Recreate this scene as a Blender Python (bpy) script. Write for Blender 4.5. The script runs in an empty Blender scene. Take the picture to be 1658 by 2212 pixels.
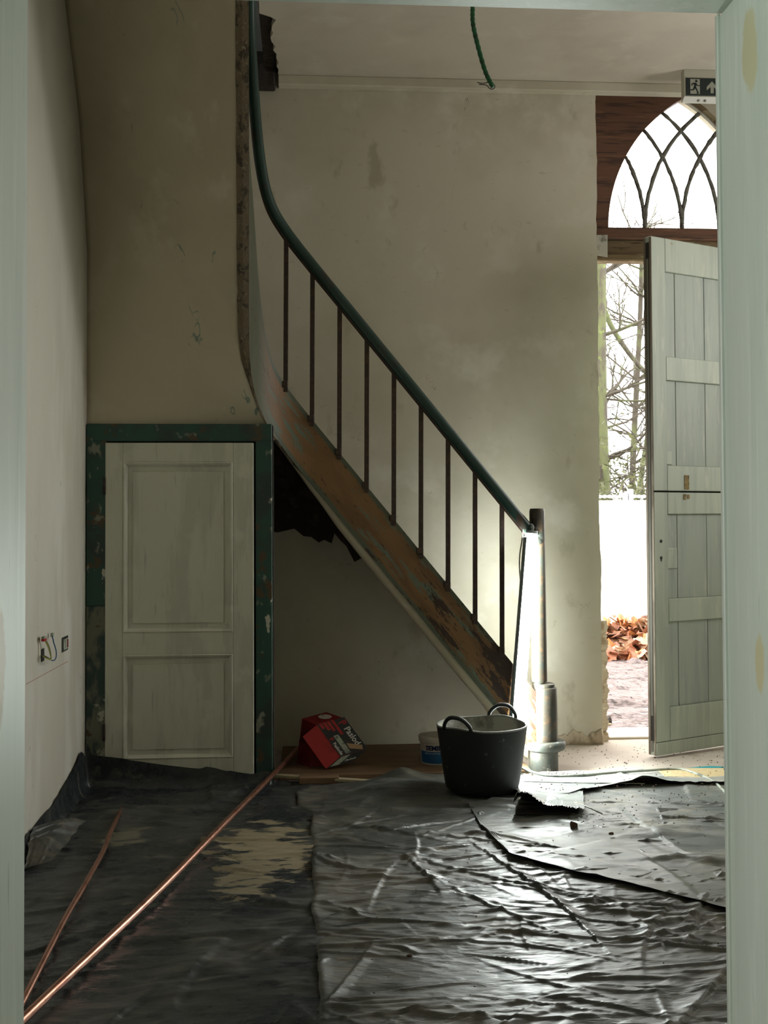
import bpy, bmesh, math, random
import numpy as np
from mathutils import Vector, Matrix

sc = bpy.context.scene
COL = sc.collection
rng = np.random.default_rng(7)
random.seed(7)

# ------------------------------------------------------------------ camera
F, CX, HY = 2400.0, 829.0, 1120.0
A, P, R, H = math.radians(4), math.radians(1.5), math.radians(.26), 1.15
CY = HY - F * math.tan(P)
FW = np.array([math.sin(A) * math.cos(P), math.cos(A) * math.cos(P), math.sin(P)])
RT0 = np.array([math.cos(A), -math.sin(A), 0.])
UP0 = np.cross(RT0, FW)
RT = RT0 * math.cos(R) - UP0 * math.sin(R)
UP = UP0 * math.cos(R) + RT0 * math.sin(R)
CAM = np.array([0, 0, H])
cd = bpy.data.cameras.new('camera')
cam = bpy.data.objects.new('camera', cd)
COL.objects.link(cam)
cam.matrix_world = Matrix(((RT[0], UP[0], -FW[0], CAM[0]), (RT[1], UP[1], -FW[1], CAM[1]),
                           (RT[2], UP[2], -FW[2], CAM[2]), (0, 0, 0, 1)))
cd.sensor_fit = 'VERTICAL'
cd.sensor_height = 36
cd.lens = F / 2212 * 36
cd.shift_y = -(1106 - CY) / 2212
cd.clip_start = .02
sc.camera = cam

# ------------------------------------------------------------------ sky and exposure
w = bpy.data.worlds.new('overcast_sky')
sc.world = w
w.use_nodes = True
bg = w.node_tree.nodes['Background']
bg.inputs[0].default_value = (1.0, .975, .94, 1)
bg.inputs[1].default_value = 8.5
sc.view_settings.view_transform = 'Standard'
sc.view_settings.look = 'None'
sc.view_settings.exposure = 0.0
sc.view_settings.gamma = 1.0
sc.view_settings.use_curve_mapping = False
sc.cycles.max_bounces = 7
sc.cycles.diffuse_bounces = 4
sc.cycles.glossy_bounces = 3
sc.cycles.caustics_reflective = False


def portal(name, loc, rot, sx, sy):
    l = bpy.data.lights.new(name, 'AREA')
    l.shape = 'RECTANGLE'
    l.size, l.size_y = sx, sy
    l.cycles.is_portal = True
    o = bpy.data.objects.new(name, l)
    o.location, o.rotation_euler = loc, rot
    COL.objects.link(o)


HP = math.pi / 2
ROOF_Z = 4.7
portal('entrance_portal', (1.96, 5.98, 1.69), (-HP, 0, 0), .95, 3.36)      # looks to -y
portal('added_hall_window_portal', (3.24, 4.6, 2.2), (0, HP, 0), 1.3, .8)       # looks to -x, at the added hall window
portal('stair_rooflight_portal', (-.625, 5.1, ROOF_Z + .085), (0, 0, 0), .35, .40)     # looks down
portal('added_room_window_portal', (-2.3, .3, 1.55), (0, -HP, 0), 1.2, 1.8)     # looks to +x, at the added near-room window


# ------------------------------------------------------------------ layout helpers (true 3-D planes)
def ray(x, y): return FW + RT * (x - CX) / F - UP * (y - CY) / F
def onz(x, y, z=0.): v = ray(x, y); return CAM + v * ((z - H) / v[2])
def ony(x, y, Y): v = ray(x, y); return CAM + v * (Y / v[1])
def onx(x, y, X): v = ray(x, y); return CAM + v * (X / v[0])


# ------------------------------------------------------------------ materials
def new_mat(name):
    m = bpy.data.materials.new(name)
    m.use_nodes = True
    return m, m.node_tree, m.node_tree.nodes['Principled BSDF']


def coord(nt, kind='Object', scale=(1, 1, 1), loc=(0, 0, 0)):
    tc = nt.nodes.new('ShaderNodeTexCoord')
    mp = nt.nodes.new('ShaderNodeMapping')
    mp.inputs['Scale'].default_value = scale
    mp.inputs['Location'].default_value = loc
    nt.links.new(tc.outputs[kind], mp.inputs[0])
    return mp.outputs[0]


def noise(nt, vec, scale=5, detail=5, rough=.55, dist=0.):
    n = nt.nodes.new('ShaderNodeTexNoise')
    n.inputs['Scale'].default_value = scale
    n.inputs['Detail'].default_value = detail
    n.inputs['Roughness'].default_value = rough
    n.inputs['Distortion'].default_value = dist
    nt.links.new(vec, n.inputs['Vector'])
    return n.outputs['Fac']


def ramp(nt, fac, lo, hi, smooth=True, a=0., b=1.):
    n = nt.nodes.new('ShaderNodeMapRange')
    if smooth: n.interpolation_type = 'SMOOTHSTEP'
    n.inputs['From Min'].default_value = lo
    n.inputs['From Max'].default_value = hi
    n.inputs['To Min'].default_value = a
    n.inputs['To Max'].default_value = b
    nt.links.new(fac, n.inputs['Value'])
    return n.outputs['Result']


def math_n(nt, op, a, b=None):
    n = nt.nodes.new('ShaderNodeMath')
    n.operation = op
    for i, v in enumerate((a, b)):
        if v is None: continue
        if isinstance(v, (int, float)): n.inputs[i].default_value = v
        else: nt.links.new(v, n.inputs[i])
    return n.outputs[0]


def mixc(nt, fac, c1, c2):
    n = nt.nodes.new('ShaderNodeMix')
    n.data_type = 'RGBA'
    if isinstance(fac, (int, float)): n.inputs[0].default_value = fac
    else: nt.links.new(fac, n.inputs[0])
    for i, c in ((6, c1), (7, c2)):
        if isinstance(c, tuple): n.inputs[i].default_value = (*c, 1)
        else: nt.links.new(c, n.inputs[i])
    return n.outputs[2]


def spot(nt, vec, center, radii, soft=.35, brush=0):
    """mask of an irregular patch with a shape of its own"""
    s = nt.nodes.new('ShaderNodeVectorMath'); s.operation = 'SUBTRACT'
    nt.links.new(vec, s.inputs[0]); s.inputs[1].default_value = center
    d = nt.nodes.new('ShaderNodeVectorMath'); d.operation = 'DIVIDE'
    nt.links.new(s.outputs[0], d.inputs[0]); d.inputs[1].default_value = radii
    l = nt.nodes.new('ShaderNodeVectorMath'); l.operation = 'LENGTH'
    nt.links.new(d.outputs[0], l.inputs[0])
    n = noise(nt, coord(nt, 'Object', (1.0, 2.2, 1)) if brush else vec, 8 if brush else 9, 5, .7)
    v = math_n(nt, 'ADD', l.outputs['Value'], math_n(nt, 'MULTIPLY', math_n(nt, 'SUBTRACT', n, .5), brush or 1.6))
    return ramp(nt, v, 1 + soft * .5, 1 - soft * .5)


def M(name, base, rough=.6, layers=(), metal=0., bump=(), spec=.5, rough_layers=(), spots=(), kind='Object'):
    """base colour + noise-masked layers: (colour, scale, stretch, lo, hi, detail)"""
    m, nt, bs = new_mat(name)
    col = base
    for (c, s, st, lo, hi, *rest) in layers:
        vec = coord(nt, kind, st, (len(col) if isinstance(col, tuple) else 1.7 * s, .3 * s, .1))
        f = noise(nt, vec, s, rest[0] if rest else 4, .6, rest[1] if len(rest) > 1 else 0.)
        col = mixc(nt, ramp(nt, f, lo, hi), col, c)
    for (c, cen, rad) in spots:
        col = mixc(nt, spot(nt, coord(nt), cen, rad), col, c)
    if isinstance(col, tuple): bs.inputs['Base Color'].default_value = (*col, 1)
    else: nt.links.new(col, bs.inputs['Base Color'])
    rr = None
    for (val, s, st, lo, hi) in rough_layers:
        f = ramp(nt, noise(nt, coord(nt, kind, st), s, 5), lo, hi, True, rough, val)
        rr = f
    if rr is not None: nt.links.new(rr, bs.inputs['Roughness'])
    else: bs.inputs['Roughness'].default_value = rough
    bs.inputs['Metallic'].default_value = metal
    bs.inputs['Specular IOR Level'].default_value = spec
    prev = None
    for (s, st, strength, distance, *rest) in bump:
        b = nt.nodes.new('ShaderNodeBump')
        b.inputs['Strength'].default_value = strength
        b.inputs['Distance'].default_value = distance
        nt.links.new(noise(nt, coord(nt, kind, st), s, rest[0] if rest else 2.5), b.inputs['Height'])
        if prev is not None: nt.links.new(prev, b.inputs['Normal'])
        prev = b.outputs[0]
    if prev is not None: nt.links.new(prev, bs.inputs['Normal'])
    return m


O = (1, 1, 1)
m_plaster = M('old_lime_plaster', (.60, .56, .455), .85,
              [((.52, .48, .375), 1.3, O, .42, .66), ((.66, .625, .53), 3.1, O, .52, .72),
               ((.45, .41, .31), 6, (1, 1, .6), .62, .74), ((.50, .46, .35), 16, (1, 1, 2.5), .64, .74), ((.30, .26, .19), 60, O, .76, .80, 3)],
              bump=[(5, O, .18, .02), (45, O, .10, .003)])
m_plaster_left = M('grey_skim_plaster', (.63, .61, .54), .8,
                   [((.56, .53, .45), 1.6, (1, 1, .35), .45, .65), ((.68, .66, .60), 4, (1, 1, .3), .5, .7),
                    ((.33, .29, .22), 45, O, .77, .80, 3)],
                   bump=[(2.2, (1, 1, .25), .35, .05), (30, O, .08, .003)])
m_soffit_pl = M('stair_plaster', (.52, .47, .35), .85,
                [((.46, .41, .30), 1.4, O, .45, .65), ((.57, .52, .41), 4, O, .55, .7)],
                bump=[(4, O, .2, .02), (40, O, .1, .003)])
def add_cracks(m, colour, scale, width, gate):
    nt = m.node_tree; bs = nt.nodes['Principled BSDF']
    src = bs.inputs['Base Color'].links[0].from_socket
    n = noise(nt, coord(nt, 'Object', (1.6, 1.6, .7), (7, 3, 1)), scale, 4, .6)
    line = ramp(nt, math_n(nt, 'ABSOLUTE', math_n(nt, 'SUBTRACT', n, .5)), width, 0)
    g = ramp(nt, noise(nt, coord(nt, 'Object', (1, 1, 1), (2, 5, 8)), 3.5, 5), gate, gate + .05)
    nt.links.new(mixc(nt, math_n(nt, 'MULTIPLY', line, g), src, colour), bs.inputs['Base Color'])
add_cracks(m_soffit_pl, (.16, .22, .19), 1.6, .006, .56)
m_ceiling = M('ceiling_plaster', (.58, .53, .45), .85,
              [((.51, .46, .39), 1.5, O, .45, .65), ((.62, .575, .49), 4, O, .52, .7)],
              bump=[(4, O, .12, .02), (40, O, .08, .003)])
m_green_lining = M('pale_green_paint', (.56, .65, .575), .45,
                   [((.49, .59, .515), 3, (4, 4, .25), .45, .65), ((.62, .70, .63), 7, (5, 5, .3), .52, .7),
                    ((.43, .51, .445), 14, (3, 3, .3), .66, .74), ((.22, .20, .15), 22, (1, 1, .5), .77, .79)],
                   spots=[((.56, .55, .34), (.732, 1.76, .91), (.3, .022, .05)),
                          ((.52, .54, .34), (.732, 1.77, 1.92), (.3, .03, .07)),
                          ((.40, .37, .22), (-.468, 1.74, .92), (.3, .03, .09))],
                   bump=[(20, (4, 4, .3), .12, .003)])
m_door_paint = M('washed_white_paint', (.60, .60, .50), .6,
                 [((.51, .515, .43), 4, (3, 3, .5), .46, .62), ((.44, .46, .40), 9, (6, 6, .5), .60, .72),
                  ((.63, .63, .53), 6, O, .55, .7), ((.18, .16, .10), 40, O, .77, .79)],
                 bump=[(25, (6, 6, .4), .12, .002)])
m_entrance = M('worn_grey_green_paint', (.42, .465, .385), .55,
               [((.36, .40, .335), 4, (5, 5, .4), .45, .63), ((.36, .405, .36), 9, (8, 8, .5), .58, .72),
                ((.48, .505, .415), 7, (4, 4, .6), .55, .72), ((.30, .265, .16), 16, O, .70, .76)],
               bump=[(25, (8, 8, .5), .15, .002)])
m_plank = M('grey_green_planks', (.355, .395, .34), .6,
            [((.30, .34, .305), 4, (5, 5, .4), .45, .63), ((.30, .345, .32), 9, (8, 8, .5), .58, .72),
             ((.42, .44, .37), 7, (4, 4, .6), .55, .72)], bump=[(25, (8, 8, .5), .15, .002)])
m_frame_green = M('chipped_dark_green_paint', (.018, .070, .052), .5,
                  [((.025, .042, .038), 6, O, .45, .65), ((.075, .048, .024), 13, O, .58, .66),
                   ((.22, .23, .18), 22, (1, 1, .6), .60, .69), ((.50, .49, .41), 17, (1, 1, .5), .66, .675)],
                  bump=[(24, O, .3, .003)])
m_dado = M('scuffed_green_and_bare_wood', (.17, .17, .125), .65,
           [((.03, .06, .055), 7, (1, 1, .5), .46, .56), ((.42, .42, .34), 16, O, .62, .68),
            ((.07, .05, .03), 22, O, .64, .70)], bump=[(20, O, .4, .004)])
m_handrail = M('dark_green_gloss', (.010, .038, .029), .36,
               [((.03, .018, .012), 6, O, .57, .66), ((.014, .05, .038), 9, O, .5, .7),
                ((.28, .26, .2), 14, O, .76, .78)], bump=[(30, O, .12, .002)])
m_iron = M('rust_brown_iron', (.035, .018, .011), .6,
           [((.06, .034, .018), 30, O, .5, .65), ((.16, .13, .10), 60, O, .73, .77)], bump=[(80, O, .2, .001)])
m_newel = M('cast_iron_post', (.034, .028, .018), .5,
            [((.026, .03, .024), 14, O, .45, .6), ((.065, .04, .022), 26, O, .52, .62),
             ((.025, .075, .062), 55, O, .68, .72), ((.15, .14, .11), 110, O, .68, .73)],
            bump=[(90, O, .35, .002)])
m_newel_base = M('splashed_grey_iron', (.06, .058, .045), .55,
                 [((.04, .045, .038), 16, O, .45, .6), ((.50, .51, .47), 60, O, .67, .70),
                  ((.30, .30, .25), 22, O, .62, .7)], bump=[(70, O, .3, .002)])
m_bare_wood = M('raw_weathered_wood', (.13, .098, .058), .85,
                [((.045, .033, .02), 9, (4, 4, .6), .5, .62), ((.23, .19, .12), 16, (6, 6, .4), .58, .7)],
                bump=[(20, (6, 6, .5), .6, .006)])
m_transom_wood = M('stripped_brown_wood', (.115, .05, .026), .7,
                   [((.055, .024, .013), 6, (.7, 1, 7), .48, .62), ((.18, .085, .045), 10, (.5, 1, 9), .56, .7)],
                   bump=[(14, (.5, 1, 8), .4, .004)])
m_lintel = M('flaking_lintel', (.17, .115, .06), .8,
             [((.30, .25, .15), 9, (.5, 1, 2), .52, .58), ((.06, .036, .018), 7, (.5, 1, 3), .55, .64)],
             bump=[(18, (.5, 1, 2), .6, .006)])
m_bar = M('lead_grey_bar', (.15, .145, .125), .6, [((.06, .05, .04), 25, O, .5, .65), ((.27, .26, .22), 40, O, .62, .7)],
          bump=[(60, O, .5, .003)])
m_dark = M('dark_joist_and_gap_shade', (.032, .025, .021), .9, [((.06, .048, .04), 14, O, .5, .65)], bump=[(30, O, .6, .01)])  # dark timber; also paints the shade under the torn flap
m_bare_masonry = M('bare_brown_masonry', (.045, .03, .02), .95, [((.08, .056, .038), 12, O, .5, .65)], bump=[(30, O, .6, .01)])
add_cracks(m_plaster, (.30, .27, .20), 3.0, .003, .60)
add_cracks(m_plaster_left, (.36, .33, .27), 2.0, .003, .60)
m_room = M('dull_room_paint', (.13, .125, .105), .9)
m_blue = M('faded_blue_distemper', (.20, .215, .22), .8, [((.27, .265, .235), 12, (5, 1, .5), .5, .62)])
m_floor = M('dusty_screed', (.40, .335, .275), .8,
            [((.50, .44, .375), 2.2, O, .42, .62), ((.29, .235, .185), 5, O, .58, .72), ((.15, .115, .09), 70, O, .70, .74, 3)],
            bump=[(8, O, .2, .01), (70, O, .25, .003)])
m_ply = M('plywood', (.19, .115, .06), .7, [((.13, .077, .04), 7, (.4, 4, 1), .48, .64), ((.23, .15, .085), 3, O, .55, .7)])
m_pale_batten = M('pale_batten', (.40, .335, .215), .75, [((.22, .16, .09), 16, (.4, 3, 3), .55, .66)])
m_copper = M('copper', (.50, .25, .175), .32, [((.34, .15, .10), 16, O, .48, .66), ((.20, .10, .075), 50, O, .66, .74)], metal=.9)
m_rubber = M('black_rubber', (.007, .009, .009), .62,
             [((.020, .023, .021), 7, O, .55, .72), ((.07, .085, .078), 22, O, .66, .76)], bump=[(25, O, .25, .003)])
m_rubber_in = M('mortar_caked_rubber', (.27, .265, .225), .85,
                [((.13, .125, .105), 9, O, .48, .64), ((.035, .03, .022), 30, (1, 1, .6), .63, .68)], bump=[(40, O, .3, .003)])
m_white_plastic = M('dirty_white_plastic', (.62, .57, .50), .5, [((.34, .16, .11), 14, O, .62, .67), ((.48, .42, .36), 5, O, .5, .65)])
m_label_blue = M('blue_print', (.012, .12, .30), .45, [((.01, .08, .22), 10, O, .5, .65)])
m_navy = M('navy_print', (.008, .02, .12), .5)
m_white = M('white_print', (.72, .72, .68), .6)
m_red = M('red_card', (.42, .018, .02), .55, [((.30, .014, .014), 14, O, .5, .65), ((.5, .05, .045), 40, O, .66, .72)])
m_dkred = M('dark_red_card', (.24, .012, .014), .6, [((.17, .01, .012), 10, O, .5, .65)])
m_black_card = M('black_card', (.013, .014, .015), .5, [((.025, .026, .026), 12, O, .5, .65)])
m_label_paper = M('paper_label', (.38, .42, .33), .7, [((.16, .18, .15), 45, (1, 1, 1), .56, .60)])
m_kraft = M('kraft_tan', (.42, .27, .15), .7)
m_sign_white = M('sign_plastic', (.50, .49, .41), .5)
m_sign_dark = M('sign_dark_green', (.008, .018, .02), .35)
m_sign_pict = M('sign_pictogram', (.36, .37, .31), .5)
m_screw = M('steel_screw', (.30, .29, .26), .35, metal=.8)
m_green_cable = M('green_conduit', (.012, .12, .045), .4, [((.01, .05, .022), 30, O, .5, .65)])
m_black_wire = M('black_wire', (.012, .012, .012), .5)
m_yellow_wire = M('green_yellow_wire', (.34, .36, .05), .5)
m_blue_wire = M('blue_wire', (.015, .09, .22), .45)
m_hose = M('dusty_grey_cable', (.30, .32, .27), .6, [((.10, .11, .09), 14, O, .5, .66)])
m_teal = M('teal_membrane', (.04, .26, .27), .6, [((.08, .35, .35), 8, O, .5, .66), ((.25, .24, .2), 22, O, .65, .72)])
m_osb = M('pale_chipboard', (.55, .43, .24), .75, [((.40, .28, .14), 40, O, .55, .65), ((.18, .12, .06), 60, O, .7, .74)])
m_crumb = M('dry_crumbs', (.075, .045, .025), .9)
m_stone = M('threshold_stone', (.50, .44, .37), .8, [((.36, .30, .24), 9, O, .5, .66)], bump=[(30, O, .4, .006)])
m_rubble = M('crumbling_plaster', (.48, .40, .30), .9, [((.32, .23, .15), 14, O, .5, .64), ((.62, .56, .46), 8, O, .55, .7)],
             bump=[(30, O, .6, .01)])
m_tape = M('dusty_clear_tape', (.47, .45, .40), .4, [((.20, .19, .16), 18, O, .52, .64)])
m_mud = M('churned_mud', (.15, .115, .11), .75, [((.055, .038, .034), 7, (1, 2, 1), .5, .62), ((.22, .18, .175), 11, (1, 2, 1), .54, .68),
                                                     ((.03, .02, .018), 28, O, .60, .66)],
          bump=[(9, (1, 2, 1), .8, .06), (30, O, .8, .03)])
m_white_wall = M('white_garden_wall', (.82, .80, .76), .8, [((.6, .6, .5), 3, O, .66, .76)])
m_galv = M('galvanised_rail', (.42, .43, .45), .4, metal=.6)
m_bark = M('mossy_bark', (.06, .068, .026), .9, [((.04, .034, .024), 6, (1, 1, .4), .48, .6), ((.085, .105, .028), 12, O, .56, .68)],
           bump=[(30, (1, 1, .3), .6, .02)])
m_twig = M('olive_twig', (.04, .033, .022), .9, [((.06, .068, .026), 4, O, .5, .65)])
m_hedge = M('evergreen_hedge', (.05, .054, .022), .8, [((.08, .085, .03), 6, O, .5, .65)])
leaf_mats = [M('rust_leaf', (.26, .095, .045), .6, [((.15, .05, .025), 20, O, .5, .65)]),
             M('orange_leaf', (.42, .175, .06), .6, [((.28, .10, .035), 20, O, .5, .65)]),
             M('tan_leaf', (.50, .36, .25), .6, [((.33, .20, .12), 20, O, .5, .65)]),
             M('brown_leaf', (.13, .055, .025), .6)]


def sheet_mat(name, base, dust, lo, hi, rough, rough_dust, wear=None, spots=(), bump=.3):
    m, nt, bs = new_mat(name)
    v = coord(nt)
    f1 = noise(nt, v, 2.3, 5, .62, .4)
    f2 = noise(nt, coord(nt, 'Object', (1.5, 3, 1)), 9, 5, .65)
    d = ramp(nt, math_n(nt, 'ADD', math_n(nt, 'MULTIPLY', f1, .65), math_n(nt, 'MULTIPLY', f2, .35)), lo, hi)
    col = mixc(nt, d, base, dust)
    if wear: col = mixc(nt, ramp(nt, noise(nt, coord(nt, 'Object', (1, 2.5, 1), (3, 1, 0)), 5, 6, .7), .60, .70), col, wear)
    for (c, cen, rad) in spots:
        sp = spot(nt, v, cen, rad, .5, 5.5)
        col = mixc(nt, sp, col, c)
        d = math_n(nt, 'MAXIMUM', d, sp)
    nt.links.new(col, bs.inputs['Base Color'])
    fr = noise(nt, coord(nt, 'Object', (1.2, 3.4, 1), (5, 2, 0)), 16, 4, .65)
    r = math_n(nt, 'ADD', ramp(nt, d, 0, 1, False, rough, rough_dust), math_n(nt, 'MULTIPLY', math_n(nt, 'SUBTRACT', fr, .5), .35))
    nt.links.new(r, bs.inputs['Roughness'])
    vz = nt.nodes.new('ShaderNodeTexVoronoi'); vz.feature = 'F1'; vz.inputs['Scale'].default_value = 6.5
    warp = nt.nodes.new('ShaderNodeVectorMath'); warp.operation = 'ADD'
    nn = nt.nodes.new('ShaderNodeTexNoise'); nn.inputs['Scale'].default_value = 5; nn.inputs['Detail'].default_value = 4
    cv = coord(nt, 'Object', (1.0, 2.8, 1)); nt.links.new(cv, nn.inputs['Vector'])
    sclv = nt.nodes.new('ShaderNodeVectorMath'); sclv.operation = 'SCALE'; sclv.inputs['Scale'].default_value = .35
    nt.links.new(nn.outputs['Color'], sclv.inputs[0]); nt.links.new(cv, warp.inputs[0]); nt.links.new(sclv.outputs[0], warp.inputs[1])
    nt.links.new(warp.outputs[0], vz.inputs['Vector'])
    b = nt.nodes.new('ShaderNodeBump')
    b.inputs['Strength'].default_value = bump; b.inputs['Distance'].default_value = .02
    nt.links.new(vz.outputs['Distance'], b.inputs['Height'])
    b2 = nt.nodes.new('ShaderNodeBump')
    b2.inputs['Strength'].default_value = bump; b2.inputs['Distance'].default_value = .004
    nt.links.new(noise(nt, coord(nt, 'Object', (1.4, 3.6, 1)), 30, 3, .6, .8), b2.inputs['Height'])
    nt.links.new(b.outputs[0], b2.inputs['Normal'])
    nt.links.new(b2.outputs[0], bs.inputs['Normal'])
    return m


_pc, _p2, _p3 = onz(575, 1838), onz(262, 1812), onz(535, 1905)
m_sheet_dark = sheet_mat('black_polythene', (.026, .032, .036), (.085, .085, .075), .44, .68, .27, .58, (.13, .125, .105),
                         [((.27, .225, .14), (_pc[0], _pc[1], 0), (.14, .26, 9)), ((.16, .15, .105), (_p2[0], _p2[1], 0), (.07, .10, 9)),
                          ((.22, .185, .12), (_p3[0], _p3[1], 0), (.08, .18, 9))], .2)
m_sheet_grey = sheet_mat('dusty_polythene', (.050, .055, .052), (.135, .125, .095), .42, .66, .40, .64, (.17, .155, .12), bump=.30)
m_sheet_pale = sheet_mat('pale_grey_foil', (.27, .295, .285), (.36, .34, .29), .45, .7, .36, .6, (.38, .32, .24), bump=.12)
m_sheet_mid = sheet_mat('grey_polythene', (.125, .138, .132), (.22, .21, .17), .42, .66, .36, .58, (.24, .20, .145), bump=.15)
m_sheet_fold = sheet_mat('dusty_fold', (.045, .048, .047), (.14, .125, .09), .42, .62, .42, .65, (.17, .15, .11), bump=.04)


# ------------------------------------------------------------------ mesh helpers
def base_of(p):
    v = np.zeros(3)
    while p is not None:
        v += np.array(p.location)
        p = p.parent
    return v


def tag(o, label=None, cat=None, group=None, kind=None):
    if label: o['label'] = label
    if cat: o['category'] = cat
    if group: o['group'] = group
    if kind: o['kind'] = kind
    return o


def empty(name, loc, label=None, cat=None, group=None, kind=None):
    o = bpy.data.objects.new(name, None)
    o.location = tuple(float(c) for c in loc)
    o.empty_display_size = .05
    COL.objects.link(o)
    return tag(o, label, cat, group, kind)


def link(name, me, mat, parent=None, loc=(0, 0, 0)):
    o = bpy.data.objects.new(name, me)
    if mat is not None and not me.materials:
        for mm in (mat if isinstance(mat, (list, tuple)) else [mat]): me.materials.append(mm)
    o.location = tuple(float(c) for c in loc)
    o.parent = parent
    COL.objects.link(o)
    return o


def pyd(name, verts, faces, mat, parent=None, smooth=False, local=False, loc=(0, 0, 0)):
    """verts in world space unless local"""
    v = np.asarray(verts, float).reshape(-1, 3)
    if not local: v = v - base_of(parent)
    me = bpy.data.meshes.new(name)
    me.from_pydata([tuple(map(float, q)) for q in v], [], [tuple(int(i) for i in f) for f in faces])
    if smooth: me.polygons.foreach_set('use_smooth', [True] * len(me.polygons))
    me.update()
    return link(name, me, mat, parent, loc)


def from_bm(name, bm, mat, parent=None, smooth=False):
    bmesh.ops.translate(bm, verts=bm.verts, vec=Vector(-base_of(parent)))
    bmesh.ops.recalc_face_normals(bm, faces=bm.faces)
    me = bpy.data.meshes.new(name)
    bm.to_mesh(me); bm.free()
    if smooth: me.polygons.foreach_set('use_smooth', [True] * len(me.polygons))
    return link(name, me, mat, parent)


def bm_obox(bm, o, ex, ey, ez, bev=0.):
    """box with one corner o and edge vectors"""
    o, ex, ey, ez = (np.asarray(q, float) for q in (o, ex, ey, ez))
    vs = [bm.verts.new(o + a * ex + b * ey + c * ez) for c in (0, 1) for b in (0, 1) for a in (0, 1)]
    fs = [(0, 2, 3, 1), (4, 5, 7, 6), (0, 1, 5, 4), (2, 6, 7, 3), (0, 4, 6, 2), (1, 3, 7, 5)]
    faces = [bm.faces.new([vs[i] for i in f]) for f in fs]
    if bev:
        es = list({e for f in faces for e in f.edges})
        bmesh.ops.bevel(bm, geom=es, offset=bev, segments=1, affect='EDGES', profile=.5)


def bm_box(bm, x0, x1, y0, y1, z0, z1, bev=0.):
    bm_obox(bm, (x0, y0, z0), (x1 - x0, 0, 0), (0, y1 - y0, 0), (0, 0, z1 - z0), bev)


def box(name, b, mat, parent=None, bev=0.):
    bm = bmesh.new(); bm_box(bm, *b, bev)
    return from_bm(name, bm, mat, parent)


def boxes(name, bs, mat, parent=None, bev=0.):
    bm = bmesh.new()
    for b in bs: bm_box(bm, *b, bev)
    return from_bm(name, bm, mat, parent)


def obox(name, o, ex, ey, ez, mat, parent=None, bev=0.):
    bm = bmesh.new(); bm_obox(bm, o, ex, ey, ez, bev)
    return from_bm(name, bm, mat, parent)


def sweep_pts(path, rad, n=10, closed=False, cap=True, flat=1.):
    path = np.asarray(path, float)
    k = len(path)
    rad = np.broadcast_to(np.asarray(rad, float), (k,))
    t = np.gradient(path, axis=0)
    t /= np.linalg.norm(t, axis=1)[:, None] + 1e-12
    ref = np.array([0, 0, 1.]) if abs(t[0][2]) < .9 else np.array([1., 0, 0])
    u = np.cross(t[0], ref); u /= np.linalg.norm(u)
    vs, fs = [], []
    for i in range(k):
        u = u - t[i] * (u @ t[i]); u /= np.linalg.norm(u)
        v = np.cross(t[i], u)
        for j in range(n):
            a = 2 * math.pi * j / n
            vs.append(path[i] + rad[i] * (math.cos(a) * u + flat * math.sin(a) * v))
    for i in range(k - 1):
        for j in range(n):
            fs.append((i * n + j, i * n + (j + 1) % n, (i + 1) * n + (j + 1) % n, (i + 1) * n + j))
    if cap:
        fs.append(tuple(range(n - 1, -1, -1)))
        fs.append(tuple((k - 1) * n + j for j in range(n)))
    return vs, fs


def tube(name, path, rad, mat, parent=None, n=10, smooth=True, flat=1.):
    vs, fs = sweep_pts(path, rad, n, flat=flat)
    return pyd(name, vs, fs, mat, parent, smooth)


def spline(pts, n=8):
    """Catmull-Rom through points"""
    p = np.asarray(pts, float)
    p = np.vstack([2 * p[0] - p[1], p, 2 * p[-1] - p[-2]])
    out = []
    for i in range(1, len(p) - 2):
        for t in np.linspace(0, 1, n, endpoint=False):
            a, b, c, d = p[i - 1], p[i], p[i + 1], p[i + 2]
            out.append(.5 * (2 * b + (c - a) * t + (2 * a - 5 * b + 4 * c - d) * t ** 2 + (3 * b - a - 3 * c + d) * t ** 3))
    out.append(p[-2])
    return np.array(out)


def lathe(name, prof, center, mat, parent=None, n=32, smooth=True, axis_tilt=(0, 0)):
    c = np.asarray(center, float)
    vs, fs = [], []
    for r, z in prof:
        for j in range(n):
            a = 2 * math.pi * j / n
            vs.append(c + (r * math.cos(a) + axis_tilt[0] * z, r * math.sin(a) + axis_tilt[1] * z, z))
    for i in range(len(prof) - 1):
        for j in range(n):
            fs.append((i * n + j, i * n + (j + 1) % n, (i + 1) * n + (j + 1) % n, (i + 1) * n + j))
    if prof[0][0] > 1e-4: fs.append(tuple(range(n - 1, -1, -1)))
    if prof[-1][0] > 1e-4: fs.append(tuple((len(prof) - 1) * n + j for j in range(n)))
    o = pyd(name, vs, fs, mat, parent, smooth)
    if smooth:
        o.modifiers.new('edge', 'EDGE_SPLIT').split_angle = math.radians(40)
    return o


def extrude_poly(name, pts, thick_vec, mat, parent=None):
    """prism from a planar polygon of world points"""
    p = np.asarray(pts, float); q = p + np.asarray(thick_vec, float); n = len(p)
    fs = [tuple(range(n)), tuple(range(2 * n - 1, n - 1, -1))] + [(i, i + n, (i + 1) % n + n, (i + 1) % n) for i in range(n)]
    o = pyd(name, np.vstack([p, q]), fs, mat, parent)
    bm = bmesh.new(); bm.from_mesh(o.data); bmesh.ops.recalc_face_normals(bm, faces=bm.faces)
    bmesh.ops.triangulate(bm, faces=[f for f in bm.faces if len(f.verts) > 4])
    bm.to_mesh(o.data); bm.free()
    return o


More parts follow.
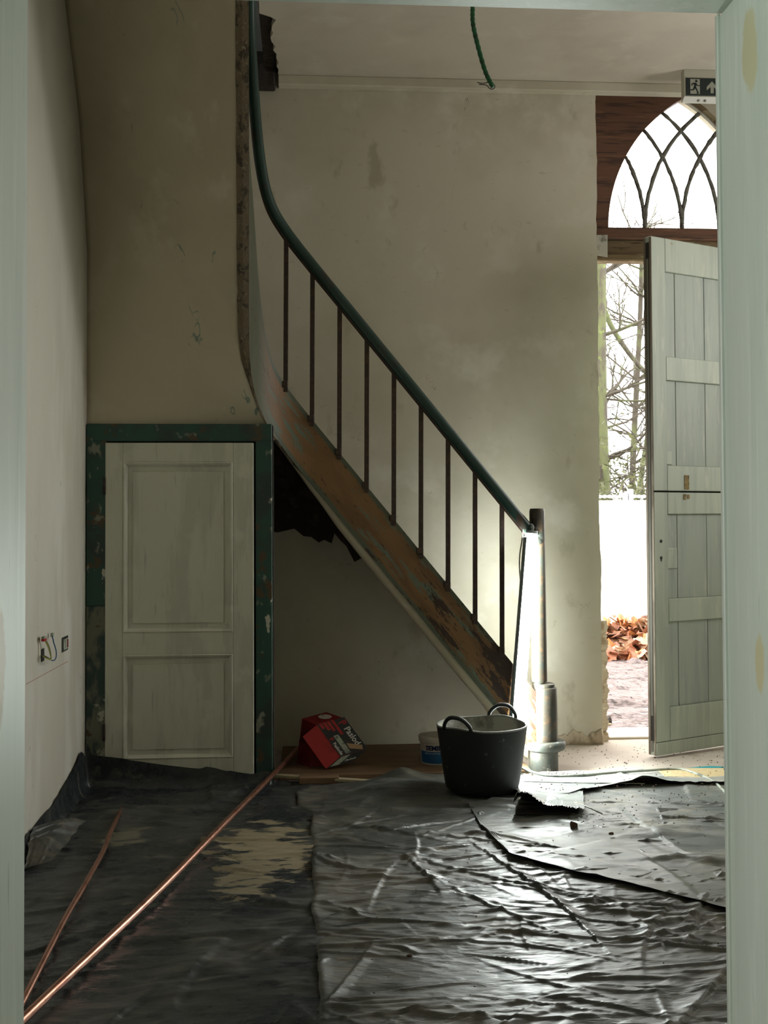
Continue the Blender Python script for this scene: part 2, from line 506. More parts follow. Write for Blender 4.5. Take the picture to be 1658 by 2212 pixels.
def text(name, body, size, origin, ex, ey, mat, parent, lift=.0006, bold=0., sx=1., shear=0.):
    """lettering lying on a plane: ex along the line, ey up, extruded slightly"""
    cu = bpy.data.curves.new(name, 'FONT')
    cu.body, cu.size, cu.offset, cu.shear = body, size, bold, shear
    cu.extrude = .0004
    cu.resolution_u = 2
    tmp = bpy.data.objects.new('tmp_text', cu)
    COL.objects.link(tmp)
    dg = bpy.context.evaluated_depsgraph_get()
    me = bpy.data.meshes.new_from_object(tmp.evaluated_get(dg))
    bpy.data.objects.remove(tmp); bpy.data.curves.remove(cu)
    ex = np.asarray(ex, float); ey = np.asarray(ey, float)
    ex = ex / np.linalg.norm(ex); ey = ey / np.linalg.norm(ey); nn = np.cross(ex, ey)
    b = base_of(parent); o = np.asarray(origin, float)
    for v in me.vertices:
        v.co = Vector(o + ex * v.co.x * sx + ey * v.co.y + nn * (v.co.z + lift) - b)
    me.materials.clear()
    return link(name, me, mat, parent)


# ================================================================== THE SETTING
XL, YB, YC = -.945, 5.59, 4.87          # left wall, back wall, cupboard wall
ZC = 3.375                              # ceiling
DX0, DX1, DZ = 1.495, 2.43, 3.365       # entrance opening
ROOF = 4.7

floor = box('floor', (-2.4, 3.3, -1.8, 5.72, -.15, 0), m_floor)
tag(floor, 'dusty beige screed floor of the hall', 'floor', kind='structure')

# back wall, plaster edge ragged along the entrance
zz = np.linspace(0, DZ, 90)
rag = DX0 + .002 * np.sin(zz * 9) + rng.normal(0, .0016, 90) + np.where(zz < 1.0, .004, 0)
poly = [(-1.25, YB, 0)] + [(x, YB, z) for x, z in zip(rag, zz)] + [(DX0, YB, ROOF), (-1.25, YB, ROOF)]
wall_back = extrude_poly('wall_back', poly, (0, .36, 0), m_plaster)
tag(wall_back, 'old plastered back wall behind the stair', 'wall', kind='structure')
boxes('wall_section', [(DX0, DX1, YB, YB + .09, DZ, ROOF), (DX0, DX1, YB + .09, YB + .36, 3.62, ROOF), (DX1, 3.3, YB, YB + .36, 0, ROOF)], m_plaster, wall_back)
# bare masonry under the stair where the plaster has come off
pp = [(570, 900), (570, 1147), (600, 1150), (635, 1142), (655, 1158), (672, 1160), (688, 1172), (700, 1166), (716, 1174), (722, 1152),
      (735, 1168), (748, 1180), (765, 1214), (780, 1206), (800, 1180), (700, 1030), (620, 930), (590, 900)]
extrude_poly('bare_masonry', [ony(x, y, YB) for x, y in pp], (0, -.004, 0), m_bare_masonry, wall_back)
box('blue_paint_band', (-.60, -.02, YB - .003, YB, 3.50, ROOF), m_blue, wall_back)

wall_left = box('wall_left', (-1.25, XL, 1.55, YB, 0, ROOF), m_plaster_left)
tag(wall_left, 'pale grey skimmed side wall beside the cupboard', 'wall', kind='structure')
wall_right = boxes('wall_right', [(3.0, 3.3, 1.55, 4.2, 0, ROOF), (3.0, 3.3, 5.0, YB, 0, ROOF), (3.0, 3.3, 4.2, 5.0, 0, 1.55),
                                  (3.0, 3.3, 4.2, 5.0, 2.85, ROOF)], m_plaster)
tag(wall_right, 'plastered side wall with an opening for the added window', 'wall', kind='structure')
# wall with the doorway we look through, and the room around the camera
JL, JR, JZ = -.468, .732, 2.04
wall_front = boxes('wall_front', [(-2.4, JL - .03, 1.55, 1.895, 0, ROOF), (JR + .03, 3.3, 1.55, 1.895, 0, ROOF),
                                  (JL - .03, JR + .03, 1.55, 1.895, JZ + .03, ROOF)], m_plaster)
tag(wall_front, 'plastered wall around the near doorway', 'wall', kind='structure')
wall_room = boxes('wall_behind', [(-2.4, -2.2, -1.8, -.6, 0, 2.8), (-2.4, -2.2, 1.2, 1.55, 0, 2.8), (-2.4, -2.2, -.6, 1.2, 0, .8),
                                (-2.4, -2.2, -.6, 1.2, 2.3, 2.8), (2.0, 2.2, -1.8, 1.55, 0, 2.8), (-2.4, 2.2, -2.0, -1.8, 0, 2.8),
                                (-2.4, 2.2, -2.0, 1.55, 2.8, 3.0)], m_room)
tag(wall_room, 'plain plastered room on the near side of the doorway', 'wall', kind='structure')

# ceiling, edge ragged towards the stair well
cpts = [(3.0, 1.9), (3.0, YB), (-.115, YB)]
for i, Y in enumerate(np.linspace(5.52, 4.92, 14)):
    X = ony(600, 100, Y)[0] + rng.normal(0, .008) - .004 * i * .5
    cpts.append((X, Y))
cpts += [(ony(583, 40, 4.89)[0], 4.89), (ony(560, 30, 4.87)[0], 4.86), (ony(559, 10, 4.6)[0], 4.5), (-.19, 3.4), (XL, 3.4), (XL, 1.9)]
ceiling = extrude_poly('ceiling', [(x, y, ZC) for x, y in cpts], (0, 0, .03), m_ceiling)
tag(ceiling, 'uneven plastered ceiling broken off at the stair well', 'ceiling', kind='structure')
box('joist', (-.205, -.10, 4.88, YB, ZC + .035, ZC + .22), m_dark, ceiling)
box('wall_plate', (-.30, -.150, 5.52, YB, 3.31, 3.49), m_dark, ceiling, .006)
boxes('roof_slab', [(-2.4, -.80, 1.55, 5.95, ROOF, ROOF + .1), (-.45, 3.3, 1.55, 5.95, ROOF, ROOF + .1), (-.80, -.45, 1.55, 4.9, ROOF, ROOF + .1), (-.80, -.45, 5.3, 5.95, ROOF, ROOF + .1)], m_plaster, ceiling)
box('upper_floor', (-.1, 3.0, 1.9, YB, ZC + .04, ZC + .3), m_dark, ceiling)
beam = box('trim_1', (-.135, 3.0, 5.53, YB, 3.327, ZC), m_plaster, None, .003)
tag(beam, 'shallow plastered beam where ceiling meets back wall', 'beam', kind='structure')

# pale green lining of the near doorway
def lining(name, b, label):
    o = box(name, b, m_green_lining, None, .004)
    return tag(o, label, 'door lining', kind='structure')
jl = lining('trim_2', (JL - .03, JL, 1.50, 1.90, 0, JZ), 'pale green painted doorway lining beside the grey side wall')
jr = lining('trim_3', (JR, JR + .03, 1.50, 1.90, 0, JZ), 'pale green painted doorway lining hiding the hinge side of the entrance')
jh = lining('trim_4', (JL - .03, JR + .03, 1.50, 1.90, JZ, JZ + .03), 'pale green painted doorway head above the green conduit')
bm = bmesh.new()
bm_box(bm, JR - .006, JR + .002, 1.896, 1.908, 0, JZ, .002)
from_bm('edge_bead', bm, m_green_lining, jr)

# unseen hall window in the right wall, added for fill light
win = empty('added_window_1', (3.0, 4.6, 1.55), 'unseen side window added to light the hall', 'window', kind='structure')
boxes('added_window_frame', [(3.12, 3.18, 4.2, 4.24, 1.55, 2.85), (3.12, 3.18, 4.96, 5.0, 1.55, 2.85), (3.12, 3.18, 4.24, 4.96, 1.55, 1.6),
                       (3.12, 3.18, 4.24, 4.96, 2.8, 2.85)], m_white, win)
win = empty('added_window_2', (-2.2, .35, .8), 'unseen side window added to light the near doorway', 'window', kind='structure')  # out of view, added to light the doorway lining
boxes('added_window_frame', [(-2.32, -2.26, -.6, -.55, .8, 2.3), (-2.32, -2.26, 1.15, 1.2, .8, 2.3), (-2.32, -2.26, -.55, 1.15, .8, .85),
                       (-2.32, -2.26, -.55, 1.15, 2.25, 2.3)], m_white, win)

# ================================================================== STAIR
X0, AR, ANG, SL, HV = .035, .275, math.radians(93), 1.225, .30


def plan(s, off=0.):
    """point of the string path; s measured from X=0 towards the left, off = towards the inside of the turn's far side"""
    if s <= -X0:
        return np.array([-s, 5.0 + off])
    a = (s + X0) / AR
    if a <= ANG:
        r = AR + off
        return np.array([X0 - r * math.sin(a), 5.0 - AR + r * math.cos(a)])
    r = AR + off
    p = np.array([X0 - r * math.sin(ANG), 5.0 - AR + r * math.cos(ANG)])
    k = s + X0 - AR * ANG
    return p + k * np.array([-math.cos(ANG), -math.sin(ANG)])


def zb(s):
    return 1.34 + SL * s + np.interp(s, [.27, .30, .35, .40, .5], [0, .01, .03, .08, .10]) - .008


def zt(s):
    # the string widens where it wreathes round the turn
    return 1.34 + SL * s + HV + np.interp(s, [.12, .16, .188, .221, .245, .26, .278, .31, .36, .6, 1.75], [-.010, .0, .037, .092, .185, .252, .36, .52, .62, .60, .40])


stair = empty('staircase', (1.0, 5.0, 0), 'narrow winding wooden stair with green handrail and ochre painted string', 'staircase')
ss = np.concatenate([np.linspace(-1.08, -X0, 30), np.linspace(-X0, AR * ANG - X0, 28)[1:], np.linspace(AR * ANG - X0, 1.75, 24)[1:]])

# string with its own paint mapping (u along, v across)
m_string, nt, bs = new_mat('worn_ochre_string_paint')
uv = coord(nt, 'UV')
sep = nt.nodes.new('ShaderNodeSeparateXYZ'); nt.links.new(uv, sep.inputs[0])
nz = noise(nt, coord(nt, 'UV', (1, 1, 1)), 9, 7, .65)
col = mixc(nt, ramp(nt, noise(nt, coord(nt, 'UV', (1, 1.6, 1)), 4, 6), .45, .65), (.205, .108, .040), (.145, .074, .028))
col = mixc(nt, ramp(nt, noise(nt, coord(nt, 'UV', (.8, 2.2, 1), (4, 0, 0)), 5.5, 7, .6), .53, .59), col, (.115, .15, .108))
edge = math_n(nt, 'ADD', math_n(nt, 'ABSOLUTE', math_n(nt, 'SUBTRACT', sep.outputs[1], .15)), math_n(nt, 'MULTIPLY', math_n(nt, 'SUBTRACT', nz, .5), .05))
col = mixc(nt, ramp(nt, edge, .112, .128), col, (.085, .10, .065))
wearf = noise(nt, coord(nt, 'UV', (.7, 1.3, 1), (1.2, .4, 0)), 6, 10, .75, .3)
wz = math_n(nt, 'ADD', wearf, ramp(nt, sep.outputs[0], -.1, -1.0, False, -.03, .10))
col = mixc(nt, ramp(nt, wz, .575, .61), col, (.035, .017, .010))
col = mixc(nt, ramp(nt, sep.outputs[0], .12, .27), col, (.085, .09, .055))
spk = noise(nt, coord(nt, 'UV', (1, 1.2, 1), (2, 2, 0)), 38, 6, .6)
spm = math_n(nt, 'MULTIPLY', ramp(nt, spk, .60, .64), ramp(nt, wz, .44, .56))
col = mixc(nt, spm, col, (.03, .015, .010))
scr = noise(nt, coord(nt, 'UV', (1.2, 22, 1), (0, 3, 0)), 14, 4)
col = mixc(nt, math_n(nt, 'MULTIPLY', ramp(nt, scr, .69, .73), .6), col, (.36, .25, .13))
nt.links.new(col, bs.inputs['Base Color'])
bs.inputs['Roughness'].default_value = .5
bpn = nt.nodes.new('ShaderNodeBump'); bpn.inputs['Strength'].default_value = .35; bpn.inputs['Distance'].default_value = .004
nt.links.new(wearf, bpn.inputs['Height']); nt.links.new(bpn.outputs[0], bs.inputs['Normal'])

TH = .042
vs, fs, uvs = [], [], []
rows = 7
for s in ss:
    fo = np.clip((zb(s) - 1.58) / .40, 0, 1); fo = fo * fo * (3 - 2 * fo)
    o, i = plan(s), plan(s, TH if s < .06 else TH * (.12 + .88 * fo))
    b, t = zb(s), zt(s)
    zf = np.linspace(b, t, rows)
    for k in range(rows): vs.append((*o, zf[k])); uvs.append((s, .30 * k / (rows - 1)))
    for k in range(rows): vs.append((*i, zf[rows - 1 - k])); uvs.append((s, .30 * (rows - 1 - k) / (rows - 1)))
n2 = rows * 2
for i in range(len(ss) - 1):
    for k in range(n2):
        fs.append((i * n2 + k, i * n2 + (k + 1) % n2, (i + 1) * n2 + (k + 1) % n2, (i + 1) * n2 + k))
fs += [tuple(range(n2)), tuple((len(ss) - 1) * n2 + k for k in range(n2 - 1, -1, -1))]
so = pyd('string', vs, fs, m_string, stair)
tag(so, 'ochre painted stair string with worn dark patches and green edges')
lay = so.data.uv_layers.new(name='paint')
for lp in so.data.loops: lay.data[lp.index].uv = uvs[lp.vertex_index]
bm = bmesh.new(); bm.from_mesh(so.data); bmesh.ops.recalc_face_normals(bm, faces=bm.faces); bm.to_mesh(so.data); bm.free()
# raw wooden strip closing the underside of the winding string
vs, fs = [], []
s2 = np.linspace(.12, 1.75, 60)
for j, s in enumerate(s2):
    fo = np.clip((zb(s) - 1.58) / .40, 0, 1); fo = fo * fo * (3 - 2 * fo)
    o, i = plan(s, .001), plan(s, (TH + .004) * fo + .002)
    b = zb(s) + rng.normal(0, .0012)
    jt = rng.normal(0, .0015)
    vs += [(*o, b - .004), (*(o * .5 + i * .5), b - .010), (i[0] + jt, i[1], b - .004), (*i, b + .03), (*o, b + .03)]
for j in range(len(s2) - 1):
    for k in range(5): fs.append((j * 5 + k, j * 5 + (k + 1) % 5, (j + 1) * 5 + (k + 1) % 5, (j + 1) * 5 + k))
fs += [tuple(range(5))[::-1], tuple((len(s2) - 1) * 5 + k for k in range(5))]
tag(pyd('underside_strip', vs, fs, m_bare_wood, stair), 'rough raw wood underside of the winding string')

# treads and risers of the straight flight, hidden behind the string
GO = .165
for k in range(8):
    xa = .98 - k * GO
    z = zt(-(xa - GO)) - .10
    z = 1.34 + HV + SL * (-(xa)) - .05
    if xa - GO > -.35 and z > .1:
        box('tread', (xa - GO, xa, 5.0 + TH, YB, z - .03, z), m_bare_wood, stair)
        box('riser', (xa - .018, xa, 5.0 + TH, YB, max(z - SL * GO, .0), z - .03), m_bare_wood, stair)
for k in range(8):
    s = AR * ANG - X0 + .06 + k * GO
    p = plan(s, TH)
    z = max(1.34 + SL * s + HV + .02, float(np.interp(p[1] - GO, [3.62, 4.41, 4.684, 4.84, 5.2], [4.2, 3.20, 2.84, 2.55, 2.4])) + .10)
    box('tread', (XL + .002, p[0] - .002, p[1] - GO, p[1], z - .03, z), m_bare_wood, stair)

# plastered soffit of the straight flight, lip showing below the string
xs = np.linspace(1.0, -.2, 40)
vs, fs = [], []
for x in xs:
    zl = 1.34 - SL * x
    t = np.clip((x + .15) / .35, 0, 1)
    low = .055 * t + .012 + rng.normal(0, .0015)
    for (y, dz) in ((5.012, .03), (5.012, -low * .45), (5.020, -low * .85), (5.04, -low), (5.10, -low + .004), (YB, -low + .02), (YB, .03)):
        vs.append((x, y, max(zl + dz, .0)))
for i in range(len(xs) - 1):
    for k in range(7): fs.append((i * 7 + k, i * 7 + (k + 1) % 7, (i + 1) * 7 + (k + 1) % 7, (i + 1) * 7 + k))
fs += [tuple(range(7))[::-1], tuple((len(xs) - 1) * 7 + k for k in range(7))]
tag(pyd('soffit', vs, fs, m_soffit_pl, stair, True), 'plastered sloping underside of the stair')

# handrail, follows the same path about a metre above
HR = .99
hs = np.concatenate([np.linspace(-1.035, -X0, 90), np.linspace(-X0, AR * ANG - X0, 60)[1:], np.linspace(AR * ANG - X0, 1.1, 12)[1:]])
hp = [(*plan(s, -.004 + .12 * max(s - .6, 0)), 1.34 + SL * s + HR + np.interp(s, [.0, .08, .15, .19, .221, .252, .285, .31, .36, .45, 1.3], [0, -.006, -.012, -.006, .022, .078, .18, .27, .41, .51, .51])) for s in hs]
hp = np.array(hp)
for _ in range(6): hp[1:-1] = .25 * hp[:-2] + .5 * hp[1:-1] + .25 * hp[2:]
tube('handrail', hp, .023, m_handrail, stair, 14, flat=1.1)
tube('rail_core', [np.array(p) + (-.010, 0, -.022) for p in hp[:-8]], .010, m_iron, stair, 8)
# balusters: (bottom x, bottom y, top x, top y) read along the flight
bal_me = None
for k in range(9):
    s = -.882 + k * .1222
    p = plan(s, .0)
    z0, z1 = zt(s) - .03, 1.34 + SL * s + HR - .01
    if bal_me is None:
        bm = bmesh.new(); bm_box(bm, -.0105, .0105, -.006, .006, 0, 1, .0015)
        bmesh.ops.recalc_face_normals(bm, faces=bm.faces)
        bal_me = bpy.data.meshes.new('baluster'); bm.to_mesh(bal_me); bm.free()
    o = link('baluster', bal_me, m_iron, stair, np.array((*p, z0)) - base_of(stair))
    o.scale = (1, 1, z1 - z0)
    o.rotation_euler = (0, math.radians(.35), 0)
    f = box('baluster_foot', (p[0] - .020, p[0] + .011, p[1] - .010, p[1] + .010, zt(s) - .012, zt(s) + .018), m_iron, stair, .003)

# cast newel post
nx, ny = 1.078, 5.03
newel = lathe('newel_post', [(.031, .36), (.031, .40), (.038, .405), (.0375, .6), (.036, 1.0), (.0355, 1.18), (.032, 1.192), (.0, 1.193)],
              (nx - .020, ny, 0), m_newel, stair, 16, True, (-.004, 0))
tag(newel, 'iron newel post with stepped foot standing on a round flange')
lathe('newel_sleeve', [(.057, .135), (.0565, .30), (.055, .372), (.052, .377), (.046, .378), (.045, .392), (.037, .396), (.0, .397)], (nx + .005, ny, 0), m_newel, newel, 18)
lathe('newel_flange', [(.060, .085), (.090, .100), (.094, .112), (.093, .128), (.086, .136), (.0, .137)], (nx + .003, ny, 0), m_newel_base, newel, 36)
lathe('newel_base', [(.066, .0), (.066, .05), (.065, .095), (.0, .096)], (nx - .003, ny, 0), m_newel_base, newel, 32)
bp = [(*plan(s, .02), 1.34 + SL * s + HR) for s in (-1.005, -1.06)]
tube('rail_bracket', bp, .030, m_newel, stair, 12)
tube('bracket_bolt', [(1.03, 4.985, 1.10), (1.035, 4.965, 1.098)], .009, m_newel, stair, 8)

# plaster between cupboard, left wall and string: one warped surface
nrow, ncol = 60, 34
zrows = np.linspace(1.50, 4.0, nrow)
vs, fs = [], []
lz = [1.4, 2.31, 2.42, 2.55, 2.84, 3.20, 4.2]
ly = [YC, YC, YC - .035, YC - .078, 4.684, 4.41, 3.62]
def s_of_z(z):
    t = np.linspace(-.2, 2.4, 500)
    return float(np.interp(z, zb(t), t))
for z in zrows:
    s = s_of_z(z)
    fo = np.clip((z - 1.58) / .40, 0, 1); fo = fo * fo * (3 - 2 * fo)
    r = plan(s, (TH + .003) * fo)
    rx, ry = r
    L = np.array([XL, np.interp(z, lz, ly), z]); Rr = np.array([rx, ry, z + .002])
    for u in np.linspace(0, 1, ncol):
        e = u ** 1.35
        vs.append((L[0] + (Rr[0] - L[0]) * u, L[1] + (Rr[1] - L[1]) * e, z))
for i in range(nrow - 1):
    for j in range(ncol - 1): fs.append((i * ncol + j, i * ncol + j + 1, (i + 1) * ncol + j + 1, (i + 1) * ncol + j))
ws = pyd('wall_stair', vs, fs, m_soffit_pl, None, True)
sm = ws.modifiers.new('thick', 'SOLIDIFY'); sm.thickness = .02
tag(ws, 'warped plaster above the cupboard turning into the stair underside', 'wall', kind='structure')
# side cheek that closes the cupboard behind its frame
box('cupboard_cheek', (-.165, -.145, YC + .02, 5.02, 0, 1.56), m_dark, ws)
box('cupboard_back', (XL, -.165, 5.30, 5.32, 0, 1.5), m_dark, ws)

# ================================================================== CUPBOARD
cup = empty('door_1', (-.54, YC, 0), 'low two-panelled cream cupboard door under the stair in a green frame', 'cupboard door', kind='structure')
fy0, fy1 = YC - .025, YC + .06
fr = empty('door_frame', (0, 0, 0)); fr.parent = cup
def part_box(name, b, mat, parent, bev=.003): return box(name, b, mat, parent, bev)
part_box('frame_post', (-.942, -.858, fy0, fy1, .78, 1.562), m_frame_green, fr)
part_box('frame_post', (-.942, -.858, fy0, fy1, 0, .78), m_dado, fr)
part_box('frame_post', (-.219, -.148, fy0, fy1, 0, 1.562), m_frame_green, fr)
part_box('frame_head', (-.942, -.148, fy0 - .001, fy1, 1.487, 1.563), m_frame_green, fr)
def cz(y): return ony(400, y, YC - .02)[2]
def cxp(x): return ony(x, 1300, YC - .02)[0]
dy0, dy1 = YC - .034, YC - .004
dx0, dx1 = cxp(228), cxp(548)
dz0, dz1 = .012, cz(957)
leafo = empty('door_leaf', (0, 0, 0)); leafo.parent = cup
px0, px1 = cxp(266), cxp(504)
zu1, zu0, zl1, zl0 = cz(998), cz(1366), cz(1412), cz(1638)
part_box('stile', (dx0, px0, dy0, dy1, dz0, dz1), m_door_paint, leafo, .0025)
part_box('stile', (px1, dx1, dy0, dy1, dz0, dz1), m_door_paint, leafo, .0025)
part_box('rail', (px0, px1, dy0, dy1, zu1, dz1), m_door_paint, leafo, .0015)
part_box('rail', (px0, px1, dy0, dy1, zl1, zu0), m_door_paint, leafo, .0015)
part_box('rail', (px0, px1, dy0, dy1, dz0, zl0), m_door_paint, leafo, .0015)
for (z0, z1) in ((zu0, zu1), (zl0, zl1)):
    # raised-and-fielded panel and its mitred moulding
    a, b, c, d = px0, px1, z0, z1
    w1, w2 = .020, .041
    prof = [(0, dy0 + .001), (.006, dy0 - .003), (.013, dy0 + .002), (.020, dy0 + .011)]
    vs, fs = [], []
    for (k, y) in prof:
        vs += [(a + k, y, c + k), (b - k, y, c + k), (b - k, y, d - k), (a + k, y, d - k)]
    for i in range(len(prof) - 1):
        for k in range(4): fs.append((i * 4 + k, i * 4 + (k + 1) % 4, i * 4 + 4 + (k + 1) % 4, i * 4 + 4 + k))
    pyd('moulding', vs, fs, m_door_paint, leafo)
    prof = [(w1 - .001, dy0 + .013), (w2, dy0 + .016), (w2 + .001, dy0 + .008)]
    vs, fs = [], []
    for (k, y) in prof:
        vs += [(a + k, y, c + k), (b - k, y, c + k), (b - k, y, d - k), (a + k, y, d - k)]
    for i in range(2):
        for k in range(4): fs.append((i * 4 + k, i * 4 + (k + 1) % 4, i * 4 + 4 + (k + 1) % 4, i * 4 + 4 + k))
    fs.append((8, 9, 10, 11))
    pyd('panel', vs, fs, m_door_paint, leafo)
for zc in (cz(1050), cz(1578)):
    tube('hinge', [(dx0 - .004, dy0 - .002, zc - .035), (dx0 - .004, dy0 - .002, zc + .035)], .006, m_dark, cup, 8)
box('dark_recess', (-.90, -.2, YC + .0, YC + .004, 0, 1.49), m_dark, cup)

# ================================================================== ENTRANCE
door = empty('door_2', (2.40, 5.59, 0), 'half-open grey-green plank stable door standing in the entrance', 'entrance door', kind='structure')
E0 = np.array([1.660, 5.222, .0]); ED = np.array([.891, .454, 0.]); EN = np.array([.454, -.891, 0.])  # along, towards the room
TL = .05
ZUP = np.array([0, 0, 1.])


def lbox(name, t0, t1, z0, z1, f0, f1, mat, parent, bev=.003):
    """leaf box: t along the leaf, f depth measured back from the visible face"""
    return obox(name, E0 + ED * t0 - EN * f1 + ZUP * z0, ED * (t1 - t0), EN * (f1 - f0), ZUP * (z1 - z0), mat, parent, bev)


m_groove = M('dark_groove', (.02, .016, .013), .7)
upper = empty('upper_leaf', (0, 0, 0)); upper.parent = door
lower = empty('lower_leaf', (0, 0, 0)); lower.parent = door
LW = .85
SW = .093
for (pa, z0, z1, rails) in ((upper, 1.278, 2.508, [(1.278, 1.40), (1.815, 1.93), (2.345, 2.508)]),
                            (lower, .012, 1.270, [(.075, .235), (.645, .755), (1.165, 1.270)])):
    for t0, t1 in ((0, SW), (LW - SW, LW)): lbox('stile', t0, t1, max(z0, .075), z1, 0, TL, m_entrance, pa)
    for a, b in rails: lbox('rail', SW, LW - SW, a, b, .001, TL - .002, m_entrance, pa)
    for (a, b) in ((rails[0][1], rails[1][0]), (rails[1][1], rails[2][0])):
        for t0, t1 in ((SW, .166), (.169, .369), (.372, .56), (.563, LW - SW)):
            lbox('plank', t0, t1, a, b, .014, TL - .012, m_plank, pa, .002)
lbox('weather_board', 0, LW, .012, .073, -.002, TL, m_entrance, lower)
lbox('rebate', 0.004, LW, 1.262, 1.29, .030, .045, m_groove, lower, 0)
lbox('repair_block', SW + .003, .162, .90, 1.0, .008, .02, m_entrance, lower)
lbox('repair_block', SW + .003, .135, 1.405, 1.47, .008, .02, m_entrance, upper)
# glue marks left by old bolts, keyholes
m_glue = M('old_glue_marks', (.22, .155, .06), .8, [((.10, .065, .03), 40, O, .5, .6), ((.34, .27, .13), 25, O, .6, .7)])
lbox('glue_mark', .205, .238, 1.285, 1.355, -.0015, .0, m_glue, upper, .0007)
lbox('glue_mark', .197, .217, 1.235, 1.262, -.0015, .0, m_glue, lower, .0007)
lbox('glue_mark', .223, .240, 1.240, 1.260, -.0015, .0, m_glue, lower, .0007)
for zc, hh in ((1.035, .010), (.955, .012)):
    c = E0 + ED * .045 + ZUP * zc
    tube('keyhole', [c + EN * .0005, c + EN * .0014], .008, m_black_wire, lower, 12)
c = E0 + ED * .045 + ZUP * .938
obox('keyhole', c - ED * .0035 + EN * .0003, ED * .007, EN * .001, ZUP * .02, m_black_wire, lower)
# steel lock strip let into the free edge
obox('lock_strip', E0 - EN * .031 - ED * .0012 + ZUP * .20, -ED * .0012, EN * .014, ZUP * 2.2, m_screw, lower)
obox('lock_strip', E0 - EN * .036 - ED * .0004 + ZUP * .08, -ED * .0006, EN * .024, ZUP * 2.4, m_groove, lower)
m_edge = M('bare_edge_wood', (.19, .155, .115), .7, [((.11, .085, .06), 10, (1, 1, .3), .5, .64)])
obox('edge_strip', E0 - EN * TL - ED * .0002 + ZUP * .0125, -ED * .0010, EN * .014, ZUP * 2.49, m_edge, lower)
obox('edge_strip', E0 - EN * .0125 - ED * .0002 + ZUP * .0125, -ED * .0010, EN * .0125, ZUP * 2.49, m_edge, lower)
obox('edge_latch', E0 - EN * .036 - ED * .002 + ZUP * .03, -ED * .003, EN * .018, ZUP * .05, m_screw, lower, .001)

# transom window with interlacing bars
YT = 5.70
tw = empty('window_3', (1.975, YT, 2.66), 'pointed arch transom window with interlacing bars above the entrance', 'window', kind='structure')
AX0, AW, AZ = 1.580, .80, 2.662
RA = AW
a4 = np.linspace(0, AW, 5)
def tp(a, b):
    c = (b - a) / 2
    return np.array([AX0 + (a + b) / 2, YT, AZ + math.sqrt(max(RA ** 2 - (RA - c) ** 2, 0))])
m_glass, nt, bs = new_mat('old_window_glass')
nt.nodes.remove(bs)
tr = nt.nodes.new('ShaderNodeBsdfTransparent'); gl = nt.nodes.new('ShaderNodeBsdfGlossy'); gl.inputs['Roughness'].default_value = .03
fz = nt.nodes.new('ShaderNodeFresnel'); mx = nt.nodes.new('ShaderNodeMixShader')
tr.inputs[0].default_value = (.95, .96, .95, 1)
nt.links.new(fz.outputs[0], mx.inputs[0]); nt.links.new(tr.outputs[0], mx.inputs[1]); nt.links.new(gl.outputs[0], mx.inputs[2])
nt.links.new(mx.outputs[0], nt.nodes['Material Output'].inputs[0])
for i in range(4):
    for j in range(i, 4):
        pts = []
        if i == j:
            pts = [tp(a4[i], t) for t in np.linspace(a4[i], a4[i + 1], 9)] + [tp(t, a4[i + 1]) for t in np.linspace(a4[i], a4[i + 1], 9)[1:]]
        else:
            A0, A1, B0, B1 = a4[i], a4[i + 1], a4[j], a4[j + 1]
            k = np.linspace(0, 1, 8)
            pts = [tp(A0, B0 + (B1 - B0) * t) for t in k] + [tp(A0 + (A1 - A0) * t, B1) for t in k[1:]] + \
                  [tp(A1, B1 + (B0 - B1) * t) for t in k[1:]] + [tp(A1 + (A0 - A1) * t, B0) for t in k[1:-1]]
        pts = [p for n, p in enumerate(pts) if n == 0 or np.linalg.norm(p - pts[n - 1]) > 1e-5]
        if np.linalg.norm(pts[0] - pts[-1]) < 1e-5: pts = pts[:-1]
        pyd('pane', [p + (0, .004, 0) for p in pts], [tuple(range(len(pts)))], m_glass, tw)
for k in (1, 2, 3):
    for fam in (0, 1):
        if fam == 0: pth = [tp(a4[k], b) for b in np.concatenate([a4[k] + (AW - a4[k]) * np.linspace(0, 1, 26) ** 2])]
        else: pth = [tp(a, a4[k]) for a in np.concatenate([a4[k] - a4[k] * np.linspace(0, 1, 26) ** 2])]
        pth = np.array(pth)
        pth[:, 0] += rng.normal(0, .001, len(pth))
        tube('glazing_bar', pth, .0085 + rng.normal(0, .0009, len(pth)), m_bar, tw, 8, flat=1.3)
# spandrels around the arch
def spandrel(name, side, mat, parent):
    arc = [tp(0, b) for b in AW * np.linspace(0, 1, 26) ** 2] if side < 0 else [tp(a, AW) for a in AW - AW * np.linspace(0, 1, 26) ** 2]
    xo = DX0 - .03 if side < 0 else DX1 + .03
    pts = [(p[0], YT - .02, p[2]) for p in arc] + [(AX0 + AW / 2, YT - .02, DZ + .03), (xo, YT - .02, DZ + .03), (xo, YT - .02, AZ)]
    return extrude_poly(name, pts, (0, .06, 0), mat, parent)
spandrel('spandrel', -1, m_transom_wood, tw)
spandrel('spandrel', 1, m_plaster, tw)
rp = [tp(a, AW) + np.array([.013, -.03, .010]) for a in AW - AW * np.linspace(0, 1, 30) ** 2]
tube('arch_trim', rp, .013 + rng.normal(0, .0015, 30), m_lintel, tw, 8)
box('board_joint', (DX0, 1.63, YT - .0215, YT - .0195, 3.06, 3.063), m_dark, tw)
box('transom_bar', (DX0, DX1, YT - .05, YT + .06, 2.60, 2.662), m_transom_wood, tw, .006)
box('lintel_board', (DX0, DX1, YT - .01, YT + .05, 2.525, 2.60), m_lintel, tw)
box('lintel_board', (DX0, DX1, YT - .035, YT + .04, 2.488, 2.527), m_lintel, tw, .006)
tp4 = [ony(x, y, YB + .06) for x, y in ((1286, 508), (1311, 508), (1311, 556), (1287, 552))]
